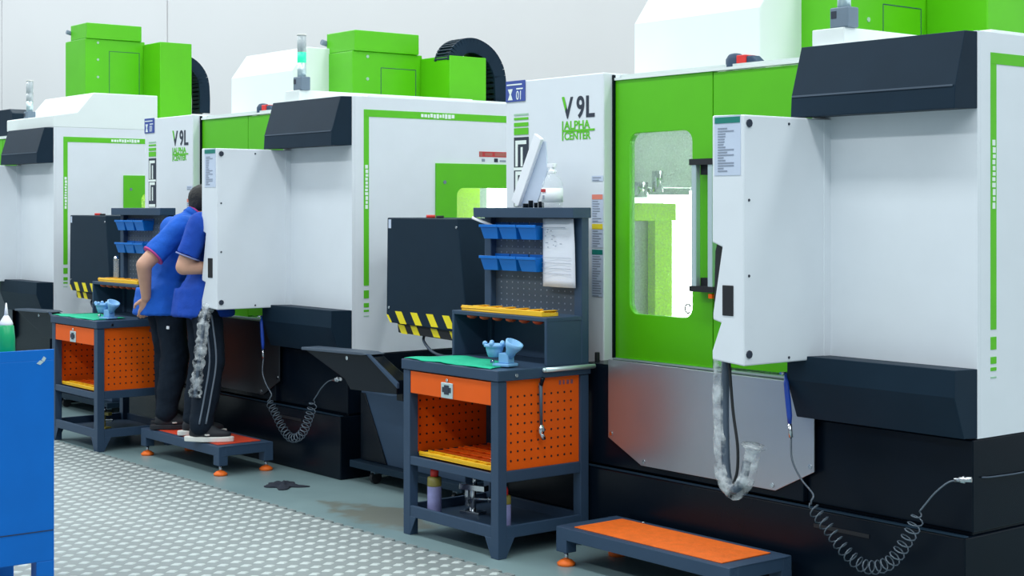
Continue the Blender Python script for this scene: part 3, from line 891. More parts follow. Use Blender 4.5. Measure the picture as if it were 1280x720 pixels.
# ------------------------------------------------------------------ service benches
def bench(ox, oy, label, which):
    t = thing('tool_bench', label, 'workbench', (ox, oy, 0), group='tool benches by the machines')
    Fm = M['frame']
    x0, x1, y0, y1 = -0.755, 0.0, 0.0, 0.55
    # posts with flared feet
    for px, py, sx, sy in ((x0, y0, 1, 1), (x1 - 0.055, y0, -1, 1), (x0, y1 - 0.05, 1, -1), (x1 - 0.055, y1 - 0.05, -1, -1)):
        mb = MB()
        mb.box(px, px + 0.055, py, py + 0.05, 0.0, 0.81)
        xa, xb = (px, px + 0.105) if sx > 0 else (px - 0.05, px + 0.055)
        pts = [(px, 0.003), (px + 0.055, 0.003), (px + 0.105, 0.095), (px, 0.095)] if sx > 0 else [(px, 0.003), (px + 0.055, 0.003), (px + 0.055, 0.095), (px - 0.05, 0.095)]
        yb = py + 0.001 if sy > 0 else py + 0.044
        mb.prism(pts, 'y', yb, yb + 0.005)
        pts = [(py, 0.003), (py + 0.05, 0.003), (py + 0.10, 0.095), (py, 0.095)] if sy > 0 else [(py, 0.003), (py + 0.05, 0.003), (py + 0.05, 0.095), (py - 0.05, 0.095)]
        xb2 = px + 0.001 if sx > 0 else px + 0.049
        mb.prism(pts, 'x', xb2, xb2 + 0.005)
        mb.build('leg', Fm, t, 0.004)
    sh = MB().box(x0 + 0.004, x1 - 0.004, y0 + 0.004, y1 - 0.004, 0.093, 0.100)
    sh.box(x0 + 0.055, x1 - 0.055, y0 + 0.002, y0 + 0.02, 0.090, 0.146)
    sh.box(x0 + 0.055, x1 - 0.055, y1 - 0.02, y1 - 0.002, 0.090, 0.146)
    sh.box(x0 + 0.002, x0 + 0.02, y0 + 0.05, y1 - 0.05, 0.090, 0.146)
    sh.box(x1 - 0.02, x1 - 0.002, y0 + 0.05, y1 - 0.05, 0.090, 0.146)
    sh.build('lower_shelf', Fm, t, 0.003)
    sh = MB().box(x0 + 0.055, x1 - 0.055, y0 + 0.02, y1 - 0.02, 0.355, 0.362)
    sh.box(x0 + 0.055, x1 - 0.055, y0 + 0.002, y0 + 0.02, 0.346, 0.388)
    sh.box(x1 - 0.02, x1 - 0.002, y0 + 0.05, y1 - 0.05, 0.346, 0.398)
    sh.box(x0 + 0.002, x0 + 0.02, y0 + 0.05, y1 - 0.05, 0.346, 0.398)
    sh.build('middle_shelf', Fm, t, 0.003)
    # table top
    tp = MB().box(x0 - 0.008, x1 + 0.008, y0 - 0.008, y1 + 0.008, 0.812, 0.862).build('tabletop', Fm, t, 0.004)
    mb = MB()
    bolts(mb, [(x1 + 0.008, 0.10, 0.835)], 'x', 0.009, 0.005)
    mb.build('tabletop_bolt', M['chrome'], tp)
    # perforated side panels
    for xs, out in ((x1 - 0.018, 1), (x0 + 0.018, -1)):
        pn = MB().box(xs - 0.004, xs + 0.004, 0.05, 0.50, 0.398, 0.812).build('side_panel', M['orange'], t, 0.001)
        mb = MB()
        for r in range(8):
            for c in range(10):
                yy, zz = 0.085 + c * 0.0405, 0.735 - r * 0.042
                mb.cyl((xs + 0.0035, yy, zz), (xs + 0.0050, yy, zz), 0.0058, seg=6, smooth=False)
                mb.cyl((xs - 0.0050, yy, zz), (xs - 0.0035, yy, zz), 0.0058, seg=6, smooth=False)
        hh = mb.build('peg_holes', M['black'], pn, clean=False)
        hh['kind'] = 'stuff'
        if out > 0:
            mb = MB()
            for k, w in enumerate((0.012, 0.010, 0.014, 0.014)):
                mb.box(xs + 0.004, xs + 0.0055, 0.375 + k * 0.024, 0.375 + k * 0.024 + w, 0.772, 0.792)
            mb.build('panel_lettering', M['maroon'], pn)
    # drawer with lock
    dr = MB().box(x0 + 0.058, x1 - 0.058, y0 + 0.002, y0 + 0.45, 0.698, 0.806).build('drawer', M['orange'], t, 0.003)
    lk = MB().box(-0.437, -0.345, y0 - 0.004, y0 + 0.002, 0.700, 0.774).build('lock_plate', M['alu'], dr, 0.003)
    mb = MB()
    mb.box(-0.425, -0.357, y0 - 0.006, y0 - 0.004, 0.728, 0.752)
    mb.box(-0.408, -0.374, y0 - 0.007, y0 - 0.004, 0.718, 0.762)
    mb.build('drawer_pull', M['ink'], lk)
    MB().cyl((-0.391, y0 - 0.004, 0.785), (-0.391, y0 + 0.002, 0.785), 0.008).build('drawer_lock', M['chrome'], dr)
    # tool holder rails lying on the middle shelf
    for k in range(5):
        y = 0.045 + k * 0.092
        rl = MB().box(x0 + 0.07, x1 - 0.065, y, y + 0.062, 0.388, 0.402)
        rl.box(x0 + 0.07, x1 - 0.065, y, y + 0.008, 0.402, 0.410)
        rl.box(x0 + 0.07, x1 - 0.065, y + 0.054, y + 0.062, 0.402, 0.410)
        for q in range(7):
            xx = x0 + 0.10 + q * 0.09
            rl.box(xx, xx + 0.018, y + 0.008, y + 0.054, 0.402, 0.408)
        rl.build('tool_rail', M['yellow_orange'] if k == 0 else M['orange'], t, 0.002)
    # riser shelf with overhanging rail of tool pockets
    rz = MB()
    rz.box(x0 + 0.01, x1 - 0.002, 0.29, 0.535, 1.070, 1.090)
    rz.box(x0 + 0.01, x0 + 0.028, 0.29, 0.535, 0.862, 1.072)
    rz.box(x1 - 0.020, x1 - 0.002, 0.29, 0.535, 0.862, 1.072)
    rz.box(x0 + 0.01, x1 - 0.002, 0.528, 0.535, 0.862, 1.072)
    rs = rz.build('riser_shelf', Fm, t, 0.003)
    rl = MB()
    rl.prism([(x0 + 0.06, 0.312), (x1 - 0.06, 0.312), (x1 - 0.07, 0.42), (x0 + 0.07, 0.42)], 'z', 1.090, 1.108)
    rl.box(x0 + 0.06, x1 - 0.06, 0.312, 0.322, 1.108, 1.117)
    for q in range(6):
        xx = x0 + 0.115 + q * 0.105
        rl.prism([(xx, 1.108), (xx + 0.03, 1.108), (xx + 0.055, 1.118), (xx + 0.025, 1.118)], 'y', 0.322, 0.415)
    rail = rl.build('pocket_rail', M['yellow_orange'], rs, 0.003)
    for q in range(6):
        cx = x0 + 0.135 + q * 0.103
        MB().lathe([(0.012, 0.0), (0.026, 0.008), (0.030, 0.020)], (cx, 0.325, 1.052), 12).build('tool_pocket', M['red_orange'], rs)
    # back board with hood
    bd = MB()
    bd.box(x0 + 0.04, x1 - 0.05, 0.538, 0.548, 0.862, 1.56)
    bk = bd.build('back_board', M['frame2'], t, 0.002)
    mb = MB()
    for r in range(15):
        for c in range(14):
            if (r, c) and c < 14:
                mb.cyl((x0 + 0.10 + c * 0.045, 0.5385, 1.53 - r * 0.030), (x0 + 0.10 + c * 0.045, 0.537, 1.53 - r * 0.030), 0.0042, seg=6, smooth=False)
    hh = mb.build('peg_holes', M['whiteink'] if False else M['inkgrey'], bk, clean=False)
    hh['kind'] = 'stuff'
    for xa in (x0, x1 - 0.055):
        MB().box(xa, xa + 0.055, 0.505, 0.552, 0.862, 1.56).build('upright', M['frame'], t, 0.004)
    MB().box(x0 - 0.01, x1 + 0.012, 0.44, 0.556, 1.556, 1.606).build('top_rail', M['frame'], t, 0.003)
    return t


bench(-5.53, 4.36, 'slate and orange tool bench in front of the nearest machine', 1)
bench(-9.620, 4.235, 'slate and orange tool bench at the left, partly hidden by the men', 2)


# ------------------------------------------------------------------ things on and under the benches
def bin_mesh(w, d, h):
    mb = MB()
    b = [(-w * 0.40, -d * 0.78), (w * 0.40, -d * 0.78), (w * 0.42, 0), (-w * 0.42, 0)]
    tt = [(-w * 0.5, -d), (w * 0.5, -d), (w * 0.5, 0), (-w * 0.5, 0)]
    def ring(p, s, z):
        cx, cy = 0, -d * 0.5
        return [(cx + (x - cx) * s, cy + (y - cy) * s, z) for x, y in p]
    v = ring(b, 1, 0) + ring(tt, 1, h) + ring(tt, 0.92, h) + ring(b, 0.9, 0.006)
    f = [(3, 2, 1, 0), (12, 13, 14, 15)]
    for k in range(4):
        n = (k + 1) % 4
        f += [(k, n, n + 4, k + 4), (k + 4, n + 4, n + 8, k + 8), (k + 8, n + 8, n + 12, k + 12)]
    mb.add(v, f)
    mb.box(-w * 0.52, w * 0.52, -d * 1.04, -d * 0.96, h * 0.84, h * 1.04)
    mb.box(-w * 0.5, w * 0.5, -0.004, 0.003, h * 0.6, h * 1.18)
    return mb


def bins(ox, oy, where, note):
    first = None
    rows = (('upper', 1.448), ('lower', 1.290))
    cols = (('left', -0.655), ('middle', -0.505), ('right', -0.352))
    for rn, z in rows:
        for cn, x in cols:
            w = 0.142
            if first is None:
                o = bin_mesh(w, 0.085, 0.070).build('parts_bin', M['bin'], bevel=0.002)
                first = o
            else:
                o = first.copy()
                COL.objects.link(o)
            o.location = (ox + x, oy + 0.536, z)
            tag(o, 'blue plastic bin, %s one of the %s row on the %s' % (cn, rn, where), 'bin', 'blue bins on the %s' % where)


bins(-5.53, 4.36, 'nearer bench board', 0)
bins(-9.620, 4.235, 'farther bench board', 0)


def cloth(pts, z, label, drape):
    mb = MB()
    n = 26
    v, f = [], []
    A, B, C_, D_ = [Vector((p[0], p[1], 0)) for p in pts]
    rr = random.Random(2)
    for i in range(n + 1):
        for j in range(11):
            u, w = i / n, j / 10
            p = A.lerp(B, u).lerp(D_.lerp(C_, u), w)
            zz = z + 0.003 + 0.002 * math.sin(u * 17 + w * 5) + 0.002 * math.sin(w * 9)
            if j == 0:
                p.y += 0.006 * math.sin(u * 21) + 0.004 * math.sin(u * 47)
            v.append((p.x, p.y, zz))
    for i in range(n):
        for j in range(10):
            f.append((i * 11 + j, (i + 1) * 11 + j, (i + 1) * 11 + j + 1, i * 11 + j + 1))
    mb.add(v, f, 0, True)
    o = mb.build('work_cloth', M['cloth_green'])
    s = o.modifiers.new('thickness', 'SOLIDIFY')
    s.thickness, s.offset = 0.003, 1
    return tag(o, label, 'cloth', 'green work cloths')


cloth([(-6.27, 4.355), (-5.60, 4.362), (-5.68, 4.60), (-6.20, 4.645)], 0.862, 'green cloth spread over the nearer bench top', 0)
cloth([(-10.365, 4.235), (-9.70, 4.235), (-9.70, 4.47), (-10.30, 4.52)], 0.862, 'green cloth spread over the farther bench top', 0)


def holder(loc, label):
    t = thing('tool_locking_fixture', label, 'fixture', loc, 0.25, 'light blue tool holder fixtures')
    mb = MB()
    mb.box(-0.045, 0.05, -0.04, 0.04, 0, 0.014)
    mb.prism([(-0.022, 0.014), (0.035, 0.014), (0.035, 0.062), (-0.022, 0.062)], 'y', -0.022, 0.028)
    mb.build('foot', M['lightblue'], t, 0.004)
    a = MB().lathe([(0.030, 0.0), (0.040, 0.030), (0.043, 0.045), (0.050, 0.047), (0.050, 0.060), (0.036, 0.060), (0.030, 0.010)], (-0.060, 0, 0.040), 16).build('cup', M['lightblue'], t)
    for k in range(5):
        ang = k * 2 * PI / 5
        MB().ball((-0.060 + 0.045 * math.cos(ang), 0.045 * math.sin(ang), 0.103), 0.012, seg=8, rings=6).build('lug', M['lightblue'], a)
    b = MB()
    rot = Matrix.Rotation(0.45, 4, 'Y')
    pr = [(0.020, 0.0), (0.026, 0.03), (0.040, 0.055), (0.044, 0.075), (0.034, 0.075), (0.018, 0.02)]
    b.lathe(pr, (0, 0, 0), 16)
    b.v = [tuple(Vector((0.025, 0, 0.045)) + rot @ Vector(p)) for p in b.v]
    b.build('cup', M['lightblue'], t)
    MB().cyl((-0.045, -0.045, 0.022), (-0.045, -0.030, 0.022), 0.008).build('clamp_screw', M['chrome'], t)


holder((-5.645, 4.49, 0.867), 'light blue twin-cup holder fixture on the nearer bench top')
holder((-9.73, 4.36, 0.867), 'light blue twin-cup holder fixture on the farther bench top')

# paper sheet with a bent corner, hung on the nearer board
mb = MB()
n = 10
v, f = [], []
for i in range(n + 1):
    for j in range(n + 1):
        u, w = i / n, j / n
        x = -0.272 + 0.245 * u - 0.014 * u * max(0, w - 0.55)
        y = 0.495 - 0.012 * math.sin(u * PI * 0.9) * (0.4 + 0.6 * (1 - w)) - 0.010 * (u > 0.8) * w
        v.append((x, y, 1.222 + 0.330 * w))
for i in range(n):
    for j in range(n):
        f.append((i * (n + 1) + j, (i + 1) * (n + 1) + j, (i + 1) * (n + 1) + j + 1, i * (n + 1) + j + 1))
mb.add(v, f, 0, True)
pt = thing('paper_sheet', 'white printed sheet hung on the nearer bench board', 'paper', (-5.53, 4.36, 0))
sh = mb.build('sheet', M['paper'], pt)
s = sh.modifiers.new('thickness', 'SOLIDIFY')
s.thickness = 0.0015
mb = MB()
rr = random.Random(8)
for k in range(4):
    mb.box(-0.265, -0.05, 0.4795, 0.4805, 1.285 + k * 0.026, 1.2865 + k * 0.026)
for k in range(12):
    xx, zz = rr.uniform(-0.25, -0.13), rr.uniform(1.41, 1.50)
    mb.box(xx, xx + rr.uniform(0.006, 0.02), 0.4785, 0.4795, zz, zz + 0.004)
mb.box(-0.265, -0.09, 0.4785, 0.4795, 1.508, 1.511)
mb.build('print', M['inkgrey'], pt)

# white stick in the upper-left bin
t = MB().cyl((-6.30, 4.80, 1.555), (-6.165, 4.85, 1.505), 0.008, seg=10).build('marker_pen', M['card'])
tag(t, 'thin white stick poking out of the upper left bin', 'pen')

# things standing on the top rail of the nearer bench
t = thing('document_folder', 'white folder leaning diagonally on top of the nearer bench', 'folder', (-5.53, 4.86, 1.606))
c = Vector((-0.40, 0, 0.185))
ax = Vector((0.0905, 0, 0.165))
MB().obox(c, Vector((0.027, 0.0, -0.0148)), Vector((0, 0.010, 0)), ax).build('spine', M['card'], t, 0.003)
MB().prism([(-0.475, 0.004), (-0.455, 0.030), (-0.295, 0.325), (-0.275, 0.325), (-0.262, 0.18), (-0.35, 0.004)], 'y', 0.012, 0.018).build('cover', M['label'], t, 0.001)
t = thing('spray_bottle', 'clear plastic bottle with white cap and red-printed label on the bench rail', 'bottle', (-5.745, 4.865, 1.606))
MB().lathe([(0.050, 0), (0.052, 0.01), (0.052, 0.115), (0.040, 0.14), (0.020, 0.155), (0.018, 0.17)], (0, 0, 0)).build('body', M['clear'], t)
MB().lathe([(0.0525, 0.025), (0.0525, 0.095)], (0, 0, 0)).build('label_band', M['card'], t)
MB().box(-0.020, 0.010, -0.056, -0.052, 0.075, 0.090).build('label_print', M['redink'], t)
MB().box(-0.008, 0.002, -0.056, -0.052, 0.040, 0.060).build('label_print', M['inkgrey'], t)
mb = MB()
mb.lathe([(0.020, 0.165), (0.020, 0.180), (0.012, 0.183), (0.012, 0.20)], (0, 0, 0))
mb.box(-0.028, 0.018, -0.012, 0.012, 0.195, 0.214)
mb.build('pump_cap', M['card'], t, 0.002)
t = thing('bolt_set', 'dark small machine parts lying beside the clear bottle', 'parts', (-5.88, 4.865, 1.606))
mb = MB()
for k, (w, h) in enumerate(((0.03, 0.02), (0.025, 0.035), (0.02, 0.024), (0.03, 0.03))):
    mb.cyl((-0.07 + k * 0.04, 0, 0), (-0.07 + k * 0.04, 0, h), w / 2, seg=6)
mb.build('nuts', M['base'], t, 0.001)

# steel bar and hanging ratchet at the bench side
t = MB().cyl((-5.511, 4.62, 0.850), (-5.511, 4.93, 0.850), 0.011, seg=12)
t.ball((-5.511, 4.62, 0.850), 0.0112)
o = t.build('steel_bar', M['alu'])
tag(o, 'pale steel bar lying along the right edge of the bench top', 'bar')
t = thing('ratchet_wrench', 'ratchet wrench hanging down the orange side panel', 'wrench', (-5.522, 4.605, 0))
MB().tube([(0.018, 0.0, 0.815), (0.010, 0.0, 0.80), (-0.005, 0.002, 0.770)], 0.010, 8).build('hook', M['base'], t)
MB().cyl((0.0, 0, 0.79), (0.004, 0.0, 0.590), 0.009, 0.007).build('handle', M['frame2'], t)
mb = MB()
mb.ball((0.004, 0, 0.572), (0.016, 0.018, 0.028))
mb.cyl((0.004, -0.004, 0.560), (0.010, 0.012, 0.530), 0.011)
mb.build('head', M['chrome'], t)


def can(loc, label, h=0.235, r=0.035):
    t = thing('spray_can', label, 'spray can', loc, group='lilac spray cans')
    MB().lathe([(r * 0.9, 0), (r, 0.006), (r, h * 0.70), (r * 0.8, h * 0.76)], (0, 0, 0)).build('body', M['lilac'], t)
    MB().lathe([(r, h * 0.62), (r * 1.01, h * 0.65), (r * 0.98, h * 0.80), (r * 0.7, h * 0.82)], (0, 0, 0)).build('collar', M['olive'], t)
    MB().lathe([(r * 0.55, h * 0.80), (r * 0.6, h * 0.92), (r * 0.45, h)], (0, 0, 0)).build('cap', M['red'], t)


can((-6.135, 4.44, 0.100), 'lilac spray can with red cap at the left of the bench bottom shelf')
can((-5.622, 4.47, 0.100), 'lilac spray can half hidden by the front right bench post', 0.21, 0.03)


def bench_vise(loc, label, m, s=1.0):
    t = thing('pipe_clamp', label, 'clamp', loc, 0.3, 'clamps on the bottom shelves')
    MB().box(-0.05 * s, 0.05 * s, -0.03 * s, 0.03 * s, 0, 0.012 * s).build('base', m, t, 0.002)
    mb = MB()
    mb.cyl((0, 0, 0.01 * s), (0, 0, 0.12 * s), 0.014 * s)
    mb.box(-0.06 * s, 0.07 * s, -0.018 * s, 0.018 * s, 0.10 * s, 0.125 * s)
    mb.cyl((-0.03 * s, 0, 0.03 * s), (-0.03 * s, 0, 0.10 * s), 0.010 * s)
    mb.build('body', m, t, 0.002)
    mb = MB()
    mb.cyl((0.01 * s, 0, 0.12 * s), (0.01 * s, 0, 0.165 * s), 0.010 * s)
    mb.cyl((-0.02 * s, 0, 0.06 * s), (0.09 * s, 0, 0.07 * s), 0.008 * s)
    mb.ball((0.09 * s, 0, 0.07 * s), 0.013 * s)
    mb.build('screw', M['chrome'], t)


bench_vise((-6.06, 4.62, 0.100), 'chrome clamp on the bottom shelf of the nearer bench', M['chrome'], 1.15)
bench_vise((-10.0, 4.45, 0.100), 'small clamp on the bottom shelf of the farther bench', M['olive'], 0.9)
t = thing('glass_tube', 'slim clear tube standing on the pocket rail of the farther bench', 'tube', (-10.20, 4.63, 1.118))
MB().lathe([(0.018, 0), (0.019, 0.01), (0.019, 0.13), (0.010, 0.145), (0.008, 0.15)], (0, 0, 0), 14).build('tube', M['clear'], t)
MB().lathe([(0.019, 0.125), (0.019, 0.135), (0.009, 0.152)], (0, 0, 0), 14).build('cap', M['chrome'], t)


# ------------------------------------------------------------------ step platforms
def platform(loc, label, top):
    t = thing('step_platform', label, 'step', loc, group='step platforms')
    L, D = 1.06, 0.37
    zt = 0.175
    mb = MB()
    mb.box(0, L, 0, 0.05, 0.118, zt)
    mb.box(0, L, D - 0.05, D, 0.118, zt)
    mb.box(0, 0.10, 0.05, D - 0.05, 0.118, zt)
    mb.box(L - 0.10, L, 0.05, D - 0.05, 0.118, zt)
    mb.box(0.10, L - 0.10, 0.05, D - 0.05, 0.140, 0.168)
    mb.build('frame', M['frame'], t, 0.003)
    MB().box(0.085, L - 0.075, 0.035, D - 0.045, 0.1755, 0.180).build('tread_sheet', top, t, 0.001)
    for x, y in ((0.0, 0.0), (L - 0.07, 0.0), (0.0, D - 0.06), (L - 0.07, D - 0.06)):
        lg = MB().box(x, x + 0.07, y, y + 0.06, 0.062, 0.120).build('leg', M['frame'], t, 0.002)
        c = (x + 0.035, y + 0.03)
        MB().cyl((c[0], c[1], 0.02), (c[0], c[1], 0.065), 0.010).build('leveling_screw', M['chrome'], lg)
        MB().lathe([(0.040, 0.0), (0.042, 0.012), (0.026, 0.024), (0.012, 0.030)], (c[0], c[1], 0.0), 16).build('foot_pad', M['seat'], lg)
    MB().cyl((0.36 * 0 + 0.20, D - 0.02, zt), (0.20, D - 0.02, zt + 0.006), 0.012).build('frame_bolt', M['chrome'], t)


platform((-5.30, 4.51, 0), 'orange-topped step platform standing before the nearest machine', M['seat'])
platform((-9.36, 4.42, 0), 'red-topped step platform the two men stand on', M['seat_red'])


# ------------------------------------------------------------------ chip carts beside the machines
def chip_cart(ox, label):
    t = thing('chip_cart', label, 'cart', (ox, 4.75, 0), group='chip carts')
    MB().box(0.05, 1.15, 0.20, 0.72, 0.085, 0.125).build('tray', M['dark'], t, 0.003)
    mb = MB()
    mb.prism([(0.085, 0.53), (0.40, 0.53), (0.62, 0.56), (1.10, 0.56), (1.10, 0.125), (0.085, 0.125)], 'y', 0.26, 0.70)
    bd = mb.build('bin_body', M['frame'], t, 0.004)
    MB().prism([(0.09, 0.52), (0.13, 0.52), (0.36, 0.13), (0.09, 0.13)], 'y', 0.252, 0.262).build('gusset', M['base'], bd, 0.002)
    MB().tube([(0.60, 0.25, 0.40), (0.60, 0.22, 0.41), (0.60, 0.22, 0.46), (0.60, 0.25, 0.47)], 0.008, 6).build('grip', M['grey'], bd)
    MB().box(0.80, 0.86, 0.02, 0.27, 0.56, 0.66).build('chute_arm', M['base'], bd, 0.002)
    # tilted discharge chute above it
    mb = MB()
    mb.prism([(-0.10, 0.776), (0.34, 0.640), (0.40, 0.585), (0.86, 0.60), (0.86, 0.675), (0.60, 0.785), (0.53, 0.795)], 'y', -0.02, 0.07)
    ch = mb.build('chute', M['base'], t, 0.004)
    MB().prism([(-0.105, 0.773), (-0.105, 0.790), (0.53, 0.805), (0.60, 0.795), (0.53, 0.788)], 'y', -0.035, 0.085).build('chute_lip', M['frame2'], ch, 0.003)
    MB().prism([(0.575, 0.800), (0.605, 0.800), (0.885, 0.665), (0.885, 0.635)], 'y', -0.035, -0.02).build('brace', M['frame'], ch, 0.002)
    mb = MB()
    bolts(mb, [(0.37, -0.020, 0.760)], 'y', 0.012, 0.004)
    mb.build('lip_bolt', M['chrome'], ch)
    for x in (0.22, 1.02):
        for y in (0.27, 0.64):
            w = MB().cyl((x - 0.013, y, 0.036), (x + 0.013, y, 0.036), 0.036, seg=18).build('caster', M['black'], t, 0.003)
            MB().box(x - 0.02, x + 0.02, y - 0.02, y + 0.02, 0.06, 0.086).build('fork', M['grey'], w, 0.002)


chip_cart(-7.741, 'black chip cart with tilted chute beside the middle machine')
chip_cart(-12.215, 'chip cart with tilted chute beside the farthest machine, behind the green bottle')


# ------------------------------------------------------------------ blue cabinet with bottles
t = thing('tool_cabinet', 'tall blue metal cabinet standing on the mat at the left edge', 'cabinet', (-6.10, 2.50, 0))
mb = MB()
mb.box(-0.50, 0.0, -0.95, 0.0, 0.165, 0.985)
cbt = mb.build('body', M['cabinet_blue'], t, 0.003)
MB().box(-0.012, 0.0, -0.95, 0.0, 0.983, 1.027).build('front_rim', M['cabinet_blue'], cbt, 0.002)
MB().box(-0.002, 0.003, -0.945, -0.004, 0.288, 0.291).build('seam', M['ink'], cbt)
for x, y in ((-0.06, -0.075), (-0.06, -0.95), (-0.50, -0.075), (-0.50, -0.95)):
    MB().box(x, x + 0.06, y, y + 0.075, 0.009, 0.166).build('leg', M['cabinet_blue'], t, 0.003)
mb = MB()
mb.prism([(-0.055, 0.985), (-0.045, 1.0), (-0.035, 0.992), (-0.043, 0.978)], 'x', 0.0, 0.002)
mb.prism([(-0.075, 0.972), (-0.060, 0.985), (-0.045, 0.978), (-0.06, 0.966)], 'x', 0.0, 0.002)
mb.build('sticker', M['alu'], cbt)

t = thing('squeeze_bottle', 'green squeeze bottle with white pointed nozzle on the blue cabinet', 'bottle', (-6.20, 2.338, 0.985))
MB().lathe([(0.034, 0), (0.036, 0.006), (0.035, 0.085), (0.030, 0.138), (0.026, 0.142)], (0, 0, 0)).build('body', M['bottle_green'], t)
MB().lathe([(0.026, 0.140), (0.027, 0.148), (0.022, 0.160), (0.012, 0.176), (0.008, 0.182)], (0, 0, 0)).build('collar', M['card'], t)
MB().lathe([(0.009, 0.178), (0.006, 0.205), (0.0025, 0.232)], (0, 0, 0), 12).build('nozzle', M['card'], t)
t = thing('oil_bottle', 'maroon bottle at the very left edge beside the green bottle', 'bottle', (-6.28, 2.285, 0.985))
MB().lathe([(0.034, 0), (0.035, 0.15), (0.028, 0.18), (0.014, 0.20), (0.012, 0.22)], (0, 0, 0)).build('body', M['maroon'], t)
MB().lathe([(0.015, 0.215), (0.015, 0.245), (0.006, 0.25)], (0, 0, 0), 12).build('cap', M['olive'], t)

# dark rag on the floor
mb = MB()
rr = random.Random(12)
n = 18
v, f = [], []
for i in range(n + 1):
    for j in range(n + 1):
        u, w = i / n * 2 - 1, j / n * 2 - 1
        rad = math.sqrt(u * u + w * w)
        k = 1 - 0.25 * math.sin(5 * math.atan2(w, u) + 1)
        h = 0.006 + 0.035 * max(0, 1 - rad) * (0.6 + 0.4 * math.sin(u * 9) * math.cos(w * 7))
        v.append((u * 0.10 * k, w * 0.085 * k, h))
for i in range(n):
    for j in range(n):
        f.append((i * (n + 1) + j, (i + 1) * (n + 1) + j, (i + 1) * (n + 1) + j + 1, i * (n + 1) + j + 1))
mb.add(v, f, 0, True)
o = mb.build('cleaning_rag', M['rag'], loc=(-7.79, 4.56, 0.0))
sm = o.modifiers.new('thickness', 'SOLIDIFY')
sm.thickness = 0.005
tag(o, 'crumpled dark rag lying on the bare floor', 'rag')


# ------------------------------------------------------------------ the two men
def fuse(o, voxel, smooth=6, wrinkle=0.0, wscale=0.12):
    r = o.modifiers.new('fuse', 'REMESH')
    r.mode = 'VOXEL'
    r.voxel_size = voxel
    r.use_smooth_shade = True
    s = o.modifiers.new('soften', 'SMOOTH')
    s.iterations = smooth
    s.factor = 0.5
    if wrinkle:
        tx = bpy.data.textures.new('folds', 'CLOUDS')
        tx.noise_scale = wscale
        d = o.modifiers.new('folds', 'DISPLACE')
        d.texture = tx
        d.strength = wrinkle
        d.mid_level = 0.5


def limb(mb, pts):
    for (p, r), (q, s) in zip(pts, pts[1:]):
        mb.cyl(p, q, r, s, seg=16)
    for p, r in pts:
        mb.ball(p, r, seg=14, rings=8)


